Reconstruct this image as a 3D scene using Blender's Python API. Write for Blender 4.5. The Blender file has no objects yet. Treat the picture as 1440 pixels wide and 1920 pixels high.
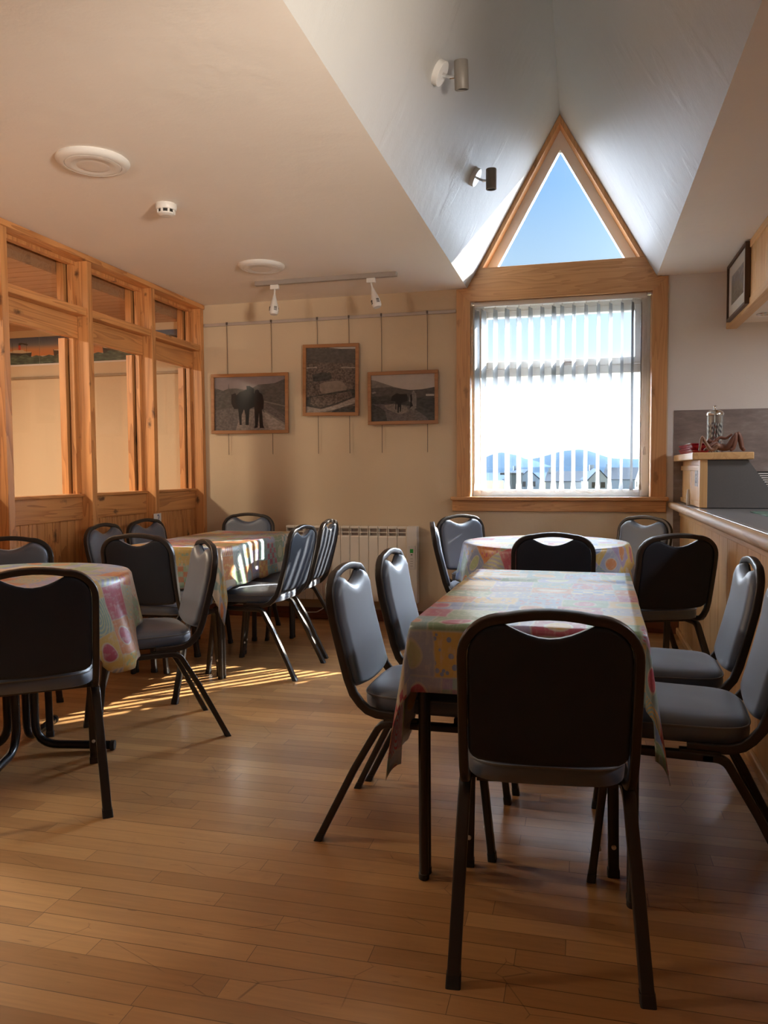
import bpy, bmesh, math, random
from mathutils import Vector, Matrix
random.seed(7)
S = bpy.context.scene
COL = S.collection
PI = math.pi
def rad(a): return a * PI / 180

# ------------------------------------------------------------------ camera, sky, sun, lamps, exposure
CAM = Vector((0, 0, 1.16))
yaw, pitch, roll = 0.249277, 0.0521, -0.0071548
f_ = Vector((-math.sin(yaw) * math.cos(pitch), math.cos(yaw) * math.cos(pitch), -math.sin(pitch)))
r_ = Vector((math.cos(yaw), math.sin(yaw), 0))
u_ = r_.cross(f_)
rr = math.cos(roll) * r_ + math.sin(roll) * u_
uu = -math.sin(roll) * r_ + math.cos(roll) * u_
cam = bpy.data.cameras.new('camera')
camo = bpy.data.objects.new('camera', cam)
COL.objects.link(camo)
camo.matrix_world = Matrix(((rr.x, uu.x, -f_.x, 0), (rr.y, uu.y, -f_.y, 0), (rr.z, uu.z, -f_.z, CAM.z), (0, 0, 0, 1)))
cam.sensor_fit = 'VERTICAL'
cam.sensor_height = 36
cam.sensor_width = 27
cam.lens = 1467.55 / 1920 * 36
cam.clip_end = 9000
S.camera = camo
S.view_settings.view_transform = 'Standard'
S.view_settings.look = 'None'
S.view_settings.gamma = 1
S.view_settings.use_curve_mapping = False
S.view_settings.exposure = 1.55
S.cycles.use_denoising = True
S.cycles.max_bounces = 16
S.cycles.diffuse_bounces = 8
S.cycles.glossy_bounces = 4
S.cycles.transparent_max_bounces = 24
S.cycles.sample_clamp_indirect = 6

GLOW = (6, 7.6, 9)
FILL_SKY = (0.88, 1.0, 1.17)
FRONT, REAR, OVER = 1.0, 0.02, 4.0
CRIGHT, CLEFT = 13.0, 13.0
w = bpy.data.worlds.new('sky')
S.world = w
w.use_nodes = True
wt = w.node_tree
for n in list(wt.nodes): wt.nodes.remove(n)
tc = wt.nodes.new('ShaderNodeTexCoord')
sx = wt.nodes.new('ShaderNodeSeparateXYZ')
wt.links.new(tc.outputs['Generated'], sx.inputs[0])
rp = wt.nodes.new('ShaderNodeValToRGB')
cr = rp.color_ramp
SKY_LEVEL = 0.80
SKY = [(0.0, (1.6, 1.7, 1.8)), (0.065, (1.2, 1.3, 1.35)), (0.11, (0.62, 0.72, 0.78)), (0.145, (0.36, 0.48, 0.56)), (0.20, (0.26, 0.37, 0.47)),
       (0.25, (0.46, 0.66, 0.86)), (0.33, (0.27, 0.51, 0.84)), (0.45, (0.20, 0.41, 0.80))]
while len(cr.elements) < len(SKY): cr.elements.new(0.5)
for e, (p_, c_) in zip(cr.elements, SKY):
    e.position = p_
    e.color = (*[v * SKY_LEVEL for v in c_], 1)
wt.links.new(sx.outputs[2], rp.inputs[0])
SUN_AZ, SUN_EL = rad(43), rad(25.0)
sd = Vector((math.sin(SUN_AZ) * math.cos(SUN_EL), math.cos(SUN_AZ) * math.cos(SUN_EL), math.sin(SUN_EL)))
# bright sky around the sun
dt = wt.nodes.new('ShaderNodeVectorMath'); dt.operation = 'DOT_PRODUCT'
nv = wt.nodes.new('ShaderNodeVectorMath'); nv.operation = 'NORMALIZE'
wt.links.new(tc.outputs['Generated'], nv.inputs[0]); wt.links.new(nv.outputs[0], dt.inputs[0]); dt.inputs[1].default_value = sd
mx0 = wt.nodes.new('ShaderNodeMath'); mx0.operation = 'MAXIMUM'; mx0.inputs[1].default_value = 0; wt.links.new(dt.outputs['Value'], mx0.inputs[0])
pw = wt.nodes.new('ShaderNodeMath'); pw.operation = 'POWER'; pw.inputs[1].default_value = 16; wt.links.new(mx0.outputs[0], pw.inputs[0])
gl = wt.nodes.new('ShaderNodeVectorMath'); gl.operation = 'SCALE'; gl.inputs[0].default_value = GLOW; wt.links.new(pw.outputs[0], gl.inputs['Scale'])
# unseen bright banks added beside and above the clear sector to fill the room
def wmath(op, a, b=None, c=None):
    nd = wt.nodes.new('ShaderNodeMath'); nd.operation = op
    for i, v in enumerate((a, b, c)):
        if v is None: continue
        if isinstance(v, (int, float)): nd.inputs[i].default_value = v
        else: wt.links.new(v, nd.inputs[i])
    return nd.outputs[0]
def wstep(v, a, b):
    nd = wt.nodes.new('ShaderNodeMapRange'); nd.interpolation_type = 'SMOOTHSTEP'
    wt.links.new(v, nd.inputs[0]); nd.inputs[1].default_value = a; nd.inputs[2].default_value = b
    return nd.outputs[0]
azm = wmath('ADD', wmath('ARCTAN2', sx.outputs[0], sx.outputs[1]), 0.03)
azl = wmath('MULTIPLY', azm, -1.0)
nz = wt.nodes.new('ShaderNodeTexNoise'); nz.inputs['Scale'].default_value = 3.0; wt.links.new(nv.outputs[0], nz.inputs['Vector'])
msk = wmath('MAXIMUM', wmath('MULTIPLY', wstep(azm, 0.12, 0.24), CRIGHT), wmath('MULTIPLY', wstep(azl, 0.14, 0.30), CLEFT))
msk = wmath('MULTIPLY', msk, wmath('MULTIPLY_ADD', nz.outputs[0], 0.8, 0.6))
msk = wmath('MULTIPLY', msk, wmath('MULTIPLY_ADD', wstep(sx.outputs[1], 0.05, 0.5), -REAR + FRONT, REAR))
msk = wmath('MAXIMUM', msk, wmath('MULTIPLY', wmath('MULTIPLY', wstep(sx.outputs[2], 0.43, 0.54), wstep(sx.outputs[1], -0.1, 0.3)), OVER))
cl = wt.nodes.new('ShaderNodeVectorMath'); cl.operation = 'SCALE'; cl.inputs[0].default_value = FILL_SKY; wt.links.new(msk, cl.inputs['Scale'])
ad0 = wt.nodes.new('ShaderNodeVectorMath'); ad0.operation = 'ADD'; wt.links.new(gl.outputs[0], ad0.inputs[0]); wt.links.new(cl.outputs[0], ad0.inputs[1])
ad = wt.nodes.new('ShaderNodeVectorMath'); ad.operation = 'ADD'; wt.links.new(ad0.outputs[0], ad.inputs[0])
bs = wt.nodes.new('ShaderNodeVectorMath'); bs.operation = 'SCALE'; wt.links.new(rp.outputs[0], bs.inputs[0])
wt.links.new(wmath('MULTIPLY_ADD', wstep(sx.outputs[1], -0.3, 0.5), 0.88, 0.12), bs.inputs['Scale'])     # the sky is dimmer away from the sun
wt.links.new(bs.outputs[0], ad.inputs[1])
bg = wt.nodes.new('ShaderNodeBackground')
bg.inputs[1].default_value = 1.0
wt.links.new(ad.outputs[0], bg.inputs[0])
wo = wt.nodes.new('ShaderNodeOutputWorld')
wt.links.new(bg.outputs[0], wo.inputs[0])

sun = bpy.data.lights.new('sun', 'SUN')
sun.energy = 15.5
sun.angle = rad(0.55)
sun.color = (1, 0.93, 0.80)
suno = bpy.data.objects.new('sun', sun)
COL.objects.link(suno)
suno.rotation_euler = sd.to_track_quat('Z', 'Y').to_euler()
suno.location = (6, 12, 8)
# ceiling lamps on out of frame beyond the glazed partition; kitchen ones are added fill
def lamp(name, loc, size, watts, color):
    l = bpy.data.lights.new(name, 'AREA')
    l.shape = 'DISK'
    l.size = size
    l.energy = watts
    l.color = color
    o = bpy.data.objects.new(name, l)
    COL.objects.link(o)
    o.location = loc
    return o
lamp('side_room_lamp', (-4.6, 3.4, 2.36), 0.4, 36, (1, 0.82, 0.60))
lamp('side_room_lamp', (-4.4, 1.4, 2.36), 0.4, 26, (1, 0.82, 0.60))
lamp('kitchen_fill', (2.0, 4.3, 2.13), 0.35, 9, (0.93, 0.96, 1.0))
lamp('kitchen_fill', (1.8, 2.4, 2.13), 0.35, 7, (0.93, 0.96, 1.0))
# unseen fill spots added to brighten the ceiling, partition and vault
for px_, py_, pz_, tx_, ty_, tz_, pw_, ss_ in ((-2.4, -0.7, 1.5, -2.3, 2.9, 2.75, 38, 62), (1.0, 0.9, 1.62, -2.8, 4.2, 2.75, 165, 52), (-0.2, -0.9, 1.5, -0.18, 2.8, 3.7, 130, 34)):
    l = bpy.data.lights.new('fill_spot', 'SPOT'); l.energy = pw_; l.shadow_soft_size = 0.18; l.color = (1, 0.87, 0.73)
    l.spot_size = rad(ss_); l.spot_blend = 1.0
    o = bpy.data.objects.new('fill_spot', l); COL.objects.link(o); o.location = (px_, py_, pz_)
    o.rotation_euler = (Vector((px_, py_, pz_)) - Vector((tx_, ty_, tz_))).to_track_quat('Z', 'Y').to_euler()

# ------------------------------------------------------------------ materials
class NT:
    def __init__(s, name):
        s.m = bpy.data.materials.new(name)
        s.m.use_nodes = True
        s.t = s.m.node_tree
        for n in list(s.t.nodes): s.t.nodes.remove(n)
        s.out = s.t.nodes.new('ShaderNodeOutputMaterial')
    def n(s, typ, **kw):
        nd = s.t.nodes.new(typ)
        for k, v in kw.items(): setattr(nd, k, v)
        return nd
    def put(s, sock, v):
        if v is None: return
        if isinstance(v, bpy.types.NodeSocket): s.t.links.new(v, sock)
        elif isinstance(v, (tuple, list)):
            sock.default_value = (*v, 1) if (len(v) == 3 and sock.type == 'RGBA') else v
        else: sock.default_value = v
    def math(s, op, a, b=None, c=None, clamp=False):
        nd = s.n('ShaderNodeMath', operation=op, use_clamp=clamp)
        s.put(nd.inputs[0], a); s.put(nd.inputs[1], b); s.put(nd.inputs[2], c)
        return nd.outputs[0]
    def vmath(s, op, a, b=None):
        nd = s.n('ShaderNodeVectorMath', operation=op)
        s.put(nd.inputs[0], a); s.put(nd.inputs[1], b)
        return nd.outputs[0]
    def mix(s, f, a, b, blend='MIX'):
        nd = s.n('ShaderNodeMix', data_type='RGBA', blend_type=blend)
        s.put(nd.inputs[0], f); s.put(nd.inputs[6], a); s.put(nd.inputs[7], b)
        return nd.outputs[2]
    def coord(s, which='Object'):
        return s.n('ShaderNodeTexCoord').outputs[which]
    def sep(s, v):
        nd = s.n('ShaderNodeSeparateXYZ'); s.put(nd.inputs[0], v)
        return nd.outputs
    def comb(s, x, y, z=0.0):
        nd = s.n('ShaderNodeCombineXYZ')
        s.put(nd.inputs[0], x); s.put(nd.inputs[1], y); s.put(nd.inputs[2], z)
        return nd.outputs[0]
    def noise(s, v, scale=5, detail=3, rough=0.5, dist=0.0):
        nd = s.n('ShaderNodeTexNoise')
        s.put(nd.inputs['Vector'], v)
        nd.inputs['Scale'].default_value = scale; nd.inputs['Detail'].default_value = detail
        nd.inputs['Roughness'].default_value = rough; nd.inputs['Distortion'].default_value = dist
        return nd.outputs
    def voro(s, v, scale=5, feature='F1', metric='EUCLIDEAN', rnd=1.0):
        nd = s.n('ShaderNodeTexVoronoi', feature=feature, distance=metric)
        s.put(nd.inputs['Vector'], v)
        nd.inputs['Scale'].default_value = scale
        nd.inputs['Randomness'].default_value = rnd
        return nd.outputs
    def white(s, v):
        nd = s.n('ShaderNodeTexWhiteNoise', noise_dimensions='3D'); s.put(nd.inputs[0], v)
        return nd.outputs
    def ramp(s, f, stops, interp='LINEAR'):
        nd = s.n('ShaderNodeValToRGB'); c = nd.color_ramp; c.interpolation = interp
        while len(c.elements) < len(stops): c.elements.new(0.5)
        for e, (p, col) in zip(c.elements, stops):
            e.position = p
            e.color = (*col, 1) if len(col) == 3 else col
        s.put(nd.inputs[0], f)
        return nd.outputs[0]
    def step(s, v, a, b):
        nd = s.n('ShaderNodeMapRange', interpolation_type='SMOOTHSTEP')
        s.put(nd.inputs[0], v); nd.inputs[1].default_value = a; nd.inputs[2].default_value = b
        return nd.outputs[0]
    def bump(s, h, strength=0.2, dist=0.01):
        nd = s.n('ShaderNodeBump')
        nd.inputs['Strength'].default_value = strength; nd.inputs['Distance'].default_value = dist
        s.put(nd.inputs['Height'], h)
        return nd.outputs[0]
    def bsdf(s, col, rough=0.5, metal=0.0, spec=0.5, normal=None, coat=0.0, coat_rough=0.1, sheen=0.0, trans=0.0, emit=None, es=0.0):
        b = s.n('ShaderNodeBsdfPrincipled')
        s.put(b.inputs['Base Color'], col); s.put(b.inputs['Roughness'], rough); s.put(b.inputs['Metallic'], metal)
        s.put(b.inputs['Specular IOR Level'], spec)
        if normal is not None: s.put(b.inputs['Normal'], normal)
        b.inputs['Coat Weight'].default_value = coat; b.inputs['Coat Roughness'].default_value = coat_rough
        b.inputs['Sheen Weight'].default_value = sheen
        b.inputs['Transmission Weight'].default_value = trans
        if emit is not None:
            s.put(b.inputs['Emission Color'], emit); b.inputs['Emission Strength'].default_value = es
        return b.outputs[0]
    def done(s, shader):
        s.t.links.new(shader, s.out.inputs[0])
        return s.m

def plain(name, col, rough=0.5, metal=0.0, spec=0.5, var=0.06, scale=30, bump=0.0, bscale=200, coat=0.0):
    t = NT(name)
    c = t.coord()
    n = t.noise(c, scale, 3)[0]
    k = t.math('MULTIPLY_ADD', n, var * 2, 1 - var)
    colr = t.mix(1.0, col, t.comb(k, k, k), 'MULTIPLY')
    nm = t.bump(t.noise(c, bscale, 2)[0], bump, 0.002) if bump else None
    return t.done(t.bsdf(colr, rough, metal, spec, nm, coat))

def wood(name, axis, light, dark, knot=1.0, rough=0.45, ring=1.0, coat=0.12):
    t = NT(name)
    oi = t.n('ShaderNodeObjectInfo').outputs['Random']
    c = t.vmath('ADD', t.coord(), t.comb(t.math('MULTIPLY', oi, 7.3), t.math('MULTIPLY', oi, 3.1), t.math('MULTIPLY', oi, 11.7)))
    s = [9.0, 9.0, 9.0]; s[axis] = 0.55
    cs = t.vmath('MULTIPLY', c, tuple(s))
    big = t.noise(cs, 1.1, 2, 0.5, 0.6)[0]
    rings = t.math('FRACT', t.math('MULTIPLY', big, 9.0 * ring))
    rings = t.math('MULTIPLY', t.math('POWER', rings, 2.0), 0.75)
    s2 = [160.0, 160.0, 160.0]; s2[axis] = 2.5
    fine = t.noise(t.vmath('MULTIPLY', c, tuple(s2)), 1.0, 2)[0]
    f = t.math('ADD', rings, t.math('MULTIPLY', t.math('SUBTRACT', fine, 0.5), 0.5), clamp=True)
    col = t.mix(f, light, dark)
    lowf = t.noise(c, 1.7, 2)[0]
    k = t.math('MULTIPLY_ADD', lowf, 0.5, 0.75)
    col = t.mix(1.0, col, t.comb(k, k, k), 'MULTIPLY')
    if knot > 0:
        s3 = [8.0, 8.0, 8.0]; s3[axis] = 3.6
        wv = t.vmath('MULTIPLY', t.vmath('SUBTRACT', t.noise(c, 38, 2)[1], (0.5, 0.5, 0.5)), (0.22, 0.22, 0.22))
        d = t.voro(t.vmath('ADD', t.vmath('MULTIPLY', c, tuple(s3)), wv), 1.0)[0]
        kn = t.math('MULTIPLY', t.math('SUBTRACT', 1.0, t.step(d, 0.05, 0.20)), 0.88)
        col = t.mix(t.math('MULTIPLY', kn, knot), col, (0.050, 0.018, 0.008))
    nm = t.bump(fine, 0.08, 0.002)
    return t.done(t.bsdf(col, rough, 0, 0.5, nm, coat, 0.2))

PINE = ((0.62, 0.29, 0.10), (0.33, 0.115, 0.032))
FIR = ((0.62, 0.33, 0.14), (0.44, 0.205, 0.076))
OAK = ((0.66, 0.40, 0.175), (0.52, 0.28, 0.11))
M = {}
for i, a in enumerate('xyz'):
    M['pine_' + a] = wood('knotty_pine_' + a, i, *PINE, knot=1.0)
    M['fir_' + a] = wood('window_fir_' + a, i, *FIR, knot=0.5, ring=1.4)
    M['oak_' + a] = wood('counter_oak_' + a, i, *OAK, knot=0.0, ring=0.7)
M['skirt'] = wood('dark_pine_x', 0, (0.17, 0.055, 0.022), (0.09, 0.026, 0.012), knot=0.8)
M['frame_wood'] = wood('picture_oak', 0, (0.36, 0.16, 0.055), (0.27, 0.11, 0.035), knot=0, ring=0.5)
M['walnut'] = plain('dark_brown_frame', (0.075, 0.038, 0.022), 0.5)

def paint(name, col, rough=0.55, plaster=0.15, scratch=False):
    t = NT(name)
    c = t.coord()
    n = t.noise(c, 1.3, 3)[0]
    k = t.math('MULTIPLY_ADD', n, 0.08, 0.96)
    colr = t.mix(1.0, col, t.comb(k, k, k), 'MULTIPLY')
    h = t.math('ADD', t.math('MULTIPLY', t.noise(c, 9, 3)[0], 1.0), t.math('MULTIPLY', t.noise(c, 90, 2)[0], 0.15))
    if scratch:
        # patches of rough filler left in the plaster
        vv = t.vmath('MULTIPLY', c, (1.0, 2.0, 1.0))
        mask = t.step(t.noise(vv, 2.2, 2)[0], 0.60, 0.68)
        h = t.math('ADD', h, t.math('MULTIPLY', mask, t.math('MULTIPLY', t.noise(vv, 26, 4, 0.7, 0.8)[0], 1.3)))
    return t.done(t.bsdf(colr, rough, 0, 0.4, t.bump(h, plaster, 0.02)))
M['cream'] = paint('cream_wall_paint', (0.61, 0.49, 0.34), 0.6)
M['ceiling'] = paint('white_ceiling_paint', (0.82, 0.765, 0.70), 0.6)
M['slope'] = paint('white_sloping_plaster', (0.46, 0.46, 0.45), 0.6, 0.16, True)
M['white'] = plain('white_plastic', (0.72, 0.70, 0.67), 0.35, var=0.02)
M['upvc'] = plain('white_window_plastic', (0.78, 0.77, 0.74), 0.3, var=0.02)
M['reveal'] = plain('white_reveal_board', (0.74, 0.70, 0.64), 0.45, var=0.03)
M['grey_metal'] = plain('grey_aluminium', (0.42, 0.37, 0.34), 0.4, 0.6, var=0.03)
M['spot_grey'] = plain('grey_spot_paint', (0.24, 0.215, 0.19), 0.45, 0.1, var=0.02)
M['chrome'] = plain('chrome', (0.75, 0.75, 0.75), 0.12, 1.0, var=0.02)
M['dark_glass'] = plain('dark_lens', (0.05, 0.045, 0.04), 0.1, 0.3)
M['black'] = plain('black_rubber', (0.012, 0.012, 0.013), 0.5, var=0.1)
M['cord'] = plain('grey_cord', (0.13, 0.10, 0.085), 0.5, 0.3)
M['diffuser'] = plain('frosted_diffuser', (0.70, 0.65, 0.60), 0.35, var=0.01)
M['frame_metal'] = plain('hammered_bronze_grey_enamel', (0.042, 0.036, 0.033), 0.34, 0.5, bump=0.08, bscale=350)
M['pedestal'] = plain('dark_grey_enamel', (0.035, 0.037, 0.042), 0.25, 0.4)
M['brass_strip'] = plain('aluminium_strip', (0.65, 0.65, 0.66), 0.25, 0.9)
M['grey_laminate'] = plain('dark_grey_laminate', (0.105, 0.10, 0.10), 0.38, var=0.12, scale=120)
M['grey_panel'] = plain('charcoal_panel', (0.105, 0.10, 0.10), 0.5, var=0.1, scale=150)
M['red_plastic'] = plain('red_plastic', (0.33, 0.012, 0.025), 0.28, var=0.05)
M['terracotta'] = plain('terracotta', (0.15, 0.055, 0.032), 0.45, var=0.25, scale=40)
M['paper'] = plain('white_paper', (0.68, 0.67, 0.68), 0.6, var=0.02)
M['grey_paper'] = plain('grey_paper', (0.40, 0.37, 0.36), 0.6, var=0.03)
M['ink_blue'] = plain('blue_ink', (0.03, 0.06, 0.22), 0.5)
M['ink_grey'] = plain('grey_ink', (0.10, 0.085, 0.08), 0.5)
M['green_screen'] = plain('green_label', (0.02, 0.33, 0.06), 0.3)
M['glass_green'] = plain('green_glass_board', (0.12, 0.24, 0.18), 0.12, var=0.02)
M['dark'] = plain('dark_gap', (0.01, 0.008, 0.006), 0.7)
M['mat'] = plain('cream_mount', (0.62, 0.58, 0.51), 0.6, var=0.02)

def vinyl(name, col, rough, sheen=0.0, spec=0.55, coat=0.0):
    t = NT(name)
    c = t.coord()
    n = t.noise(c, 6, 3)[0]
    k = t.math('MULTIPLY_ADD', n, 0.35, 0.82)
    colr = t.mix(1.0, col, t.comb(k, k, k), 'MULTIPLY')
    g = t.voro(c, 420)[0]
    return t.done(t.bsdf(colr, rough, 0, spec, t.bump(g, 0.05, 0.001), coat, 0.45, sheen))
M['vinyl'] = vinyl('slate_blue_vinyl', (0.026, 0.052, 0.108), 0.55, 0.25, 1.0, 1.0)
M['backcloth'] = vinyl('dark_navy_backing', (0.024, 0.029, 0.042), 0.60, 0.0, 0.2)
M['piping'] = plain('pale_piping', (0.16, 0.17, 0.19), 0.4)

def floor_mat():
    t = NT('maple_strip_floor')
    x, y, z = t.sep(t.coord())
    W, L = 0.067, 0.62
    yy = t.math('DIVIDE', t.math('ADD', y, 20 - 0.019), W)
    row = t.math('FLOOR', yy)
    fy = t.math('FRACT', yy)
    rw = t.white(t.comb(row, 3.7, 1.2))[0]
    ln = t.math('MULTIPLY_ADD', t.white(t.comb(row, 9.1, 4.4))[0], 0.5, 0.55)
    xx = t.math('DIVIDE', t.math('ADD', t.math('ADD', x, 20), t.math('MULTIPLY', rw, 3.0)), ln)
    cell = t.math('FLOOR', xx)
    fx = t.math('FRACT', xx)
    cid = t.comb(row, cell, 0.5)
    r1 = t.white(cid)[0]
    r2 = t.white(t.vmath('ADD', cid, (5.5, 2.5, 8.1)))[0]
    base = t.mix(r1, (0.56, 0.305, 0.122), (0.40, 0.20, 0.075))
    gc = t.vmath('ADD', t.comb(t.math('MULTIPLY', x, 5.0), t.math('MULTIPLY', y, 75.0), 0), t.comb(t.math('MULTIPLY', r2, 50.0), 0.0, r1))
    grain = t.noise(gc, 1.0, 4, 0.6)[0]
    k = t.math('MULTIPLY_ADD', grain, 0.42, 0.79)
    col = t.mix(1.0, base, t.comb(k, k, k), 'MULTIPLY')
    # flecks and worn, dirty patches
    fl = t.noise(t.comb(t.math('MULTIPLY', x, 16.0), t.math('MULTIPLY', y, 70.0), r2), 1.0, 2)[0]
    col = t.mix(t.math('MULTIPLY', t.step(fl, 0.70, 0.80), 0.45), col, (0.11, 0.04, 0.016))
    wear = t.noise(t.coord(), 1.6, 4, 0.65)[0]
    col = t.mix(t.math('MULTIPLY', t.step(wear, 0.45, 0.80), 0.28), col, (0.42, 0.27, 0.14))
    dirt = t.noise(t.coord(), 3.1, 5, 0.7)[0]
    col = t.mix(t.math('MULTIPLY', t.step(dirt, 0.56, 0.78), 0.35), col, (0.10, 0.055, 0.028))
    sc = t.voro(t.vmath('MULTIPLY', t.coord(), (1.3, 2.1, 1)), 2.3, 'DISTANCE_TO_EDGE')[0]
    brk = t.step(t.noise(t.coord(), 4, 2)[0], 0.54, 0.60)
    scr = t.math('MULTIPLY', t.math('SUBTRACT', 1.0, t.step(sc, 0.0015, 0.006)), brk)
    col = t.mix(t.math('MULTIPLY', scr, 0.5), col, (0.08, 0.035, 0.015))
    strong = t.math('MULTIPLY_ADD', t.white(t.comb(row, 1.3, 7.7))[0], 0.55, 0.42)
    gap = t.math('MULTIPLY', t.math('SUBTRACT', 1.0, t.step(fy, 0.012, 0.045)), strong)
    ex = t.math('MULTIPLY', fx, ln)
    gap2 = t.math('MULTIPLY', t.math('SUBTRACT', 1.0, t.step(ex, 0.0008, 0.0024)), 0.75)
    g = t.math('MAXIMUM', gap, gap2)
    col = t.mix(g, col, (0.025, 0.010, 0.005))
    rough = t.math('MULTIPLY_ADD', t.noise(t.coord(), 7, 4, 0.7)[0], 0.16, 0.29)
    h = t.math('SUBTRACT', t.math('MULTIPLY', grain, 0.15), g)
    return t.done(t.bsdf(col, rough, 0, 0.5, t.bump(h, 0.22, 0.003), 0.45, 0.22))
M['floor'] = floor_mat()

def cloth_mat(name, shift):
    t = NT(name)
    uv = t.n('ShaderNodeUVMap').outputs[0]
    v = t.vmath('ADD', uv, (3.0 + shift, 4.0 + shift * 0.7, 0))
    wob = t.noise(v, 9, 2)[1]
    v = t.vmath('ADD', v, t.vmath('MULTIPLY', t.vmath('SUBTRACT', wob, (0.5, 0.5, 0.5)), (0.03, 0.03, 0)))
    x, y, z = t.sep(v)
    g = 1 / 0.125
    row = t.math('FLOOR', t.math('MULTIPLY', y, g))
    xo = t.math('ADD', t.math('MULTIPLY', x, g * 0.9), t.math('MULTIPLY', t.white(t.comb(row, 2.2, 0.3))[0], 4.0))
    colm = t.math('FLOOR', xo)
    fx = t.math('SUBTRACT', t.math('FRACT', xo), 0.5)
    fy = t.math('SUBTRACT', t.math('FRACT', t.math('MULTIPLY', y, g)), 0.5)
    idv = t.comb(row, colm, 1.7)
    r1 = t.white(idv)[0]
    r2 = t.white(t.vmath('ADD', idv, (7.1, 3.3, 2.9)))[0]
    r3 = t.white(t.vmath('ADD', idv, (1.9, 8.3, 5.9)))[0]
    pal = [(0.0, (0.19, 0.25, 0.42)), (0.12, (0.47, 0.19, 0.075)), (0.25, (0.20, 0.29, 0.17)), (0.38, (0.30, 0.33, 0.44)), (0.5, (0.52, 0.36, 0.11)),
           (0.62, (0.22, 0.33, 0.33)), (0.74, (0.50, 0.44, 0.36)), (0.84, (0.36, 0.08, 0.12)), (0.92, (0.30, 0.26, 0.42))]
    pal2 = [(0.0, (0.53, 0.33, 0.10)), (0.15, (0.30, 0.38, 0.22)), (0.3, (0.56, 0.50, 0.42)), (0.45, (0.20, 0.27, 0.44)), (0.6, (0.48, 0.20, 0.09)),
            (0.72, (0.38, 0.08, 0.13)), (0.84, (0.42, 0.45, 0.28)), (0.93, (0.25, 0.36, 0.38))]
    base = t.ramp(r1, pal, 'CONSTANT')
    sec = t.ramp(r2, pal2, 'CONSTANT')
    # rounded fruit and leaf shapes, checks, stripes, ringed swirls and flower dots by turns
    ang = t.math('MULTIPLY', r3, 6.28)
    ca, sa = t.math('COSINE', ang), t.math('SINE', ang)
    px = t.math('ADD', t.math('MULTIPLY', fx, ca), t.math('MULTIPLY', fy, sa))
    py = t.math('SUBTRACT', t.math('MULTIPLY', fy, ca), t.math('MULTIPLY', fx, sa))
    wd = t.math('MULTIPLY_ADD', py, 0.55, 1.0)
    pr = t.math('SQRT', t.math('ADD', t.math('POWER', t.math('DIVIDE', t.math('MULTIPLY', px, 1.45), wd), 2.0), t.math('POWER', py, 2.0)))
    fruit = t.math('SUBTRACT', 1.0, t.step(pr, 0.33, 0.36))
    outl = t.math('MULTIPLY', t.step(pr, 0.30, 0.33), t.math('SUBTRACT', 1.0, t.step(pr, 0.36, 0.39)))
    chk = t.math('GREATER_THAN', t.math('MULTIPLY', t.math('SINE', t.math('MULTIPLY', fx, 12.57)), t.math('SINE', t.math('MULTIPLY', fy, 12.57))), 0.0)
    strp = t.math('GREATER_THAN', t.math('SINE', t.math('MULTIPLY', px, 38.0)), 0.1)
    rings = t.math('GREATER_THAN', t.math('SINE', t.math('MULTIPLY', pr, 44.0)), 0.25)
    dots = t.math('LESS_THAN', t.voro(v, 42)[0], 0.33)
    m = fruit
    for lo, pat in ((0.50, chk), (0.60, strp), (0.67, rings), (0.80, dots)):
        sel = t.math('GREATER_THAN', r3, lo)
        m = t.math('ADD', t.math('MULTIPLY', m, t.math('SUBTRACT', 1.0, sel)), t.math('MULTIPLY', pat, sel))
    col = t.mix(m, base, sec)
    first = t.math('LESS_THAN', r3, 0.50)
    col = t.mix(t.math('MULTIPLY', t.math('MULTIPLY', outl, first), 0.7), col, (0.48, 0.46, 0.38))
    brush = t.noise(t.vmath('MULTIPLY', v, (60, 24, 1)), 1.0, 3, 0.6)[0]
    col = t.mix(t.math('MULTIPLY', t.step(brush, 0.48, 0.72), 0.4), col, (0.52, 0.50, 0.46))
    edge = t.math('MAXIMUM', t.math('ABSOLUTE', fx), t.math('ABSOLUTE', fy))
    col = t.mix(t.math('MULTIPLY', t.step(edge, 0.465, 0.49), 0.5), col, (0.46, 0.44, 0.38))
    # creases: long folds and small crumples of the oilcloth
    cx = t.noise(t.vmath('MULTIPLY', uv, (5, 24, 1)), 1.0, 3, 0.6, 0.6)[0]
    cs = t.noise(t.vmath('MULTIPLY', uv, (2.0, 7.0, 1)), 1.0, 1)[0]
    h = t.math('ADD', t.math('MULTIPLY', cx, 0.5), cs)
    return t.done(t.bsdf(col, 0.33, 0, 0.6, t.bump(h, 0.20, 0.02)))
CLOTH = [cloth_mat('patchwork_fruit_oilcloth' + s, k) for s, k in (('', 0.0), ('_b', 1.37), ('_c', 2.61), ('_d', 3.3))]

def glass_mat(name, tint=(1, 1, 1), refl=1.0, rough=0.02):
    t = NT(name)
    tr = t.n('ShaderNodeBsdfTransparent'); tr.inputs[0].default_value = (*tint, 1)
    gl = t.n('ShaderNodeBsdfGlossy'); gl.inputs['Roughness'].default_value = rough
    lw = t.n('ShaderNodeLayerWeight'); lw.inputs[0].default_value = 0.5
    mx = t.n('ShaderNodeMixShader')
    t.put(mx.inputs[0], t.math('MULTIPLY', t.math('MULTIPLY_ADD', t.math('POWER', lw.outputs['Facing'], 5.0), 0.9, 0.035), refl, clamp=True))
    t.t.links.new(tr.outputs[0], mx.inputs[1]); t.t.links.new(gl.outputs[0], mx.inputs[2])
    return t.done(mx.outputs[0])
M['glass'] = glass_mat('window_glass', (0.97, 0.98, 0.98))
M['tinted_glass'] = glass_mat('tinted_gable_glass', (0.68, 0.69, 0.70))  # tint added to dim the daylight reaching the vault slopes
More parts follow.
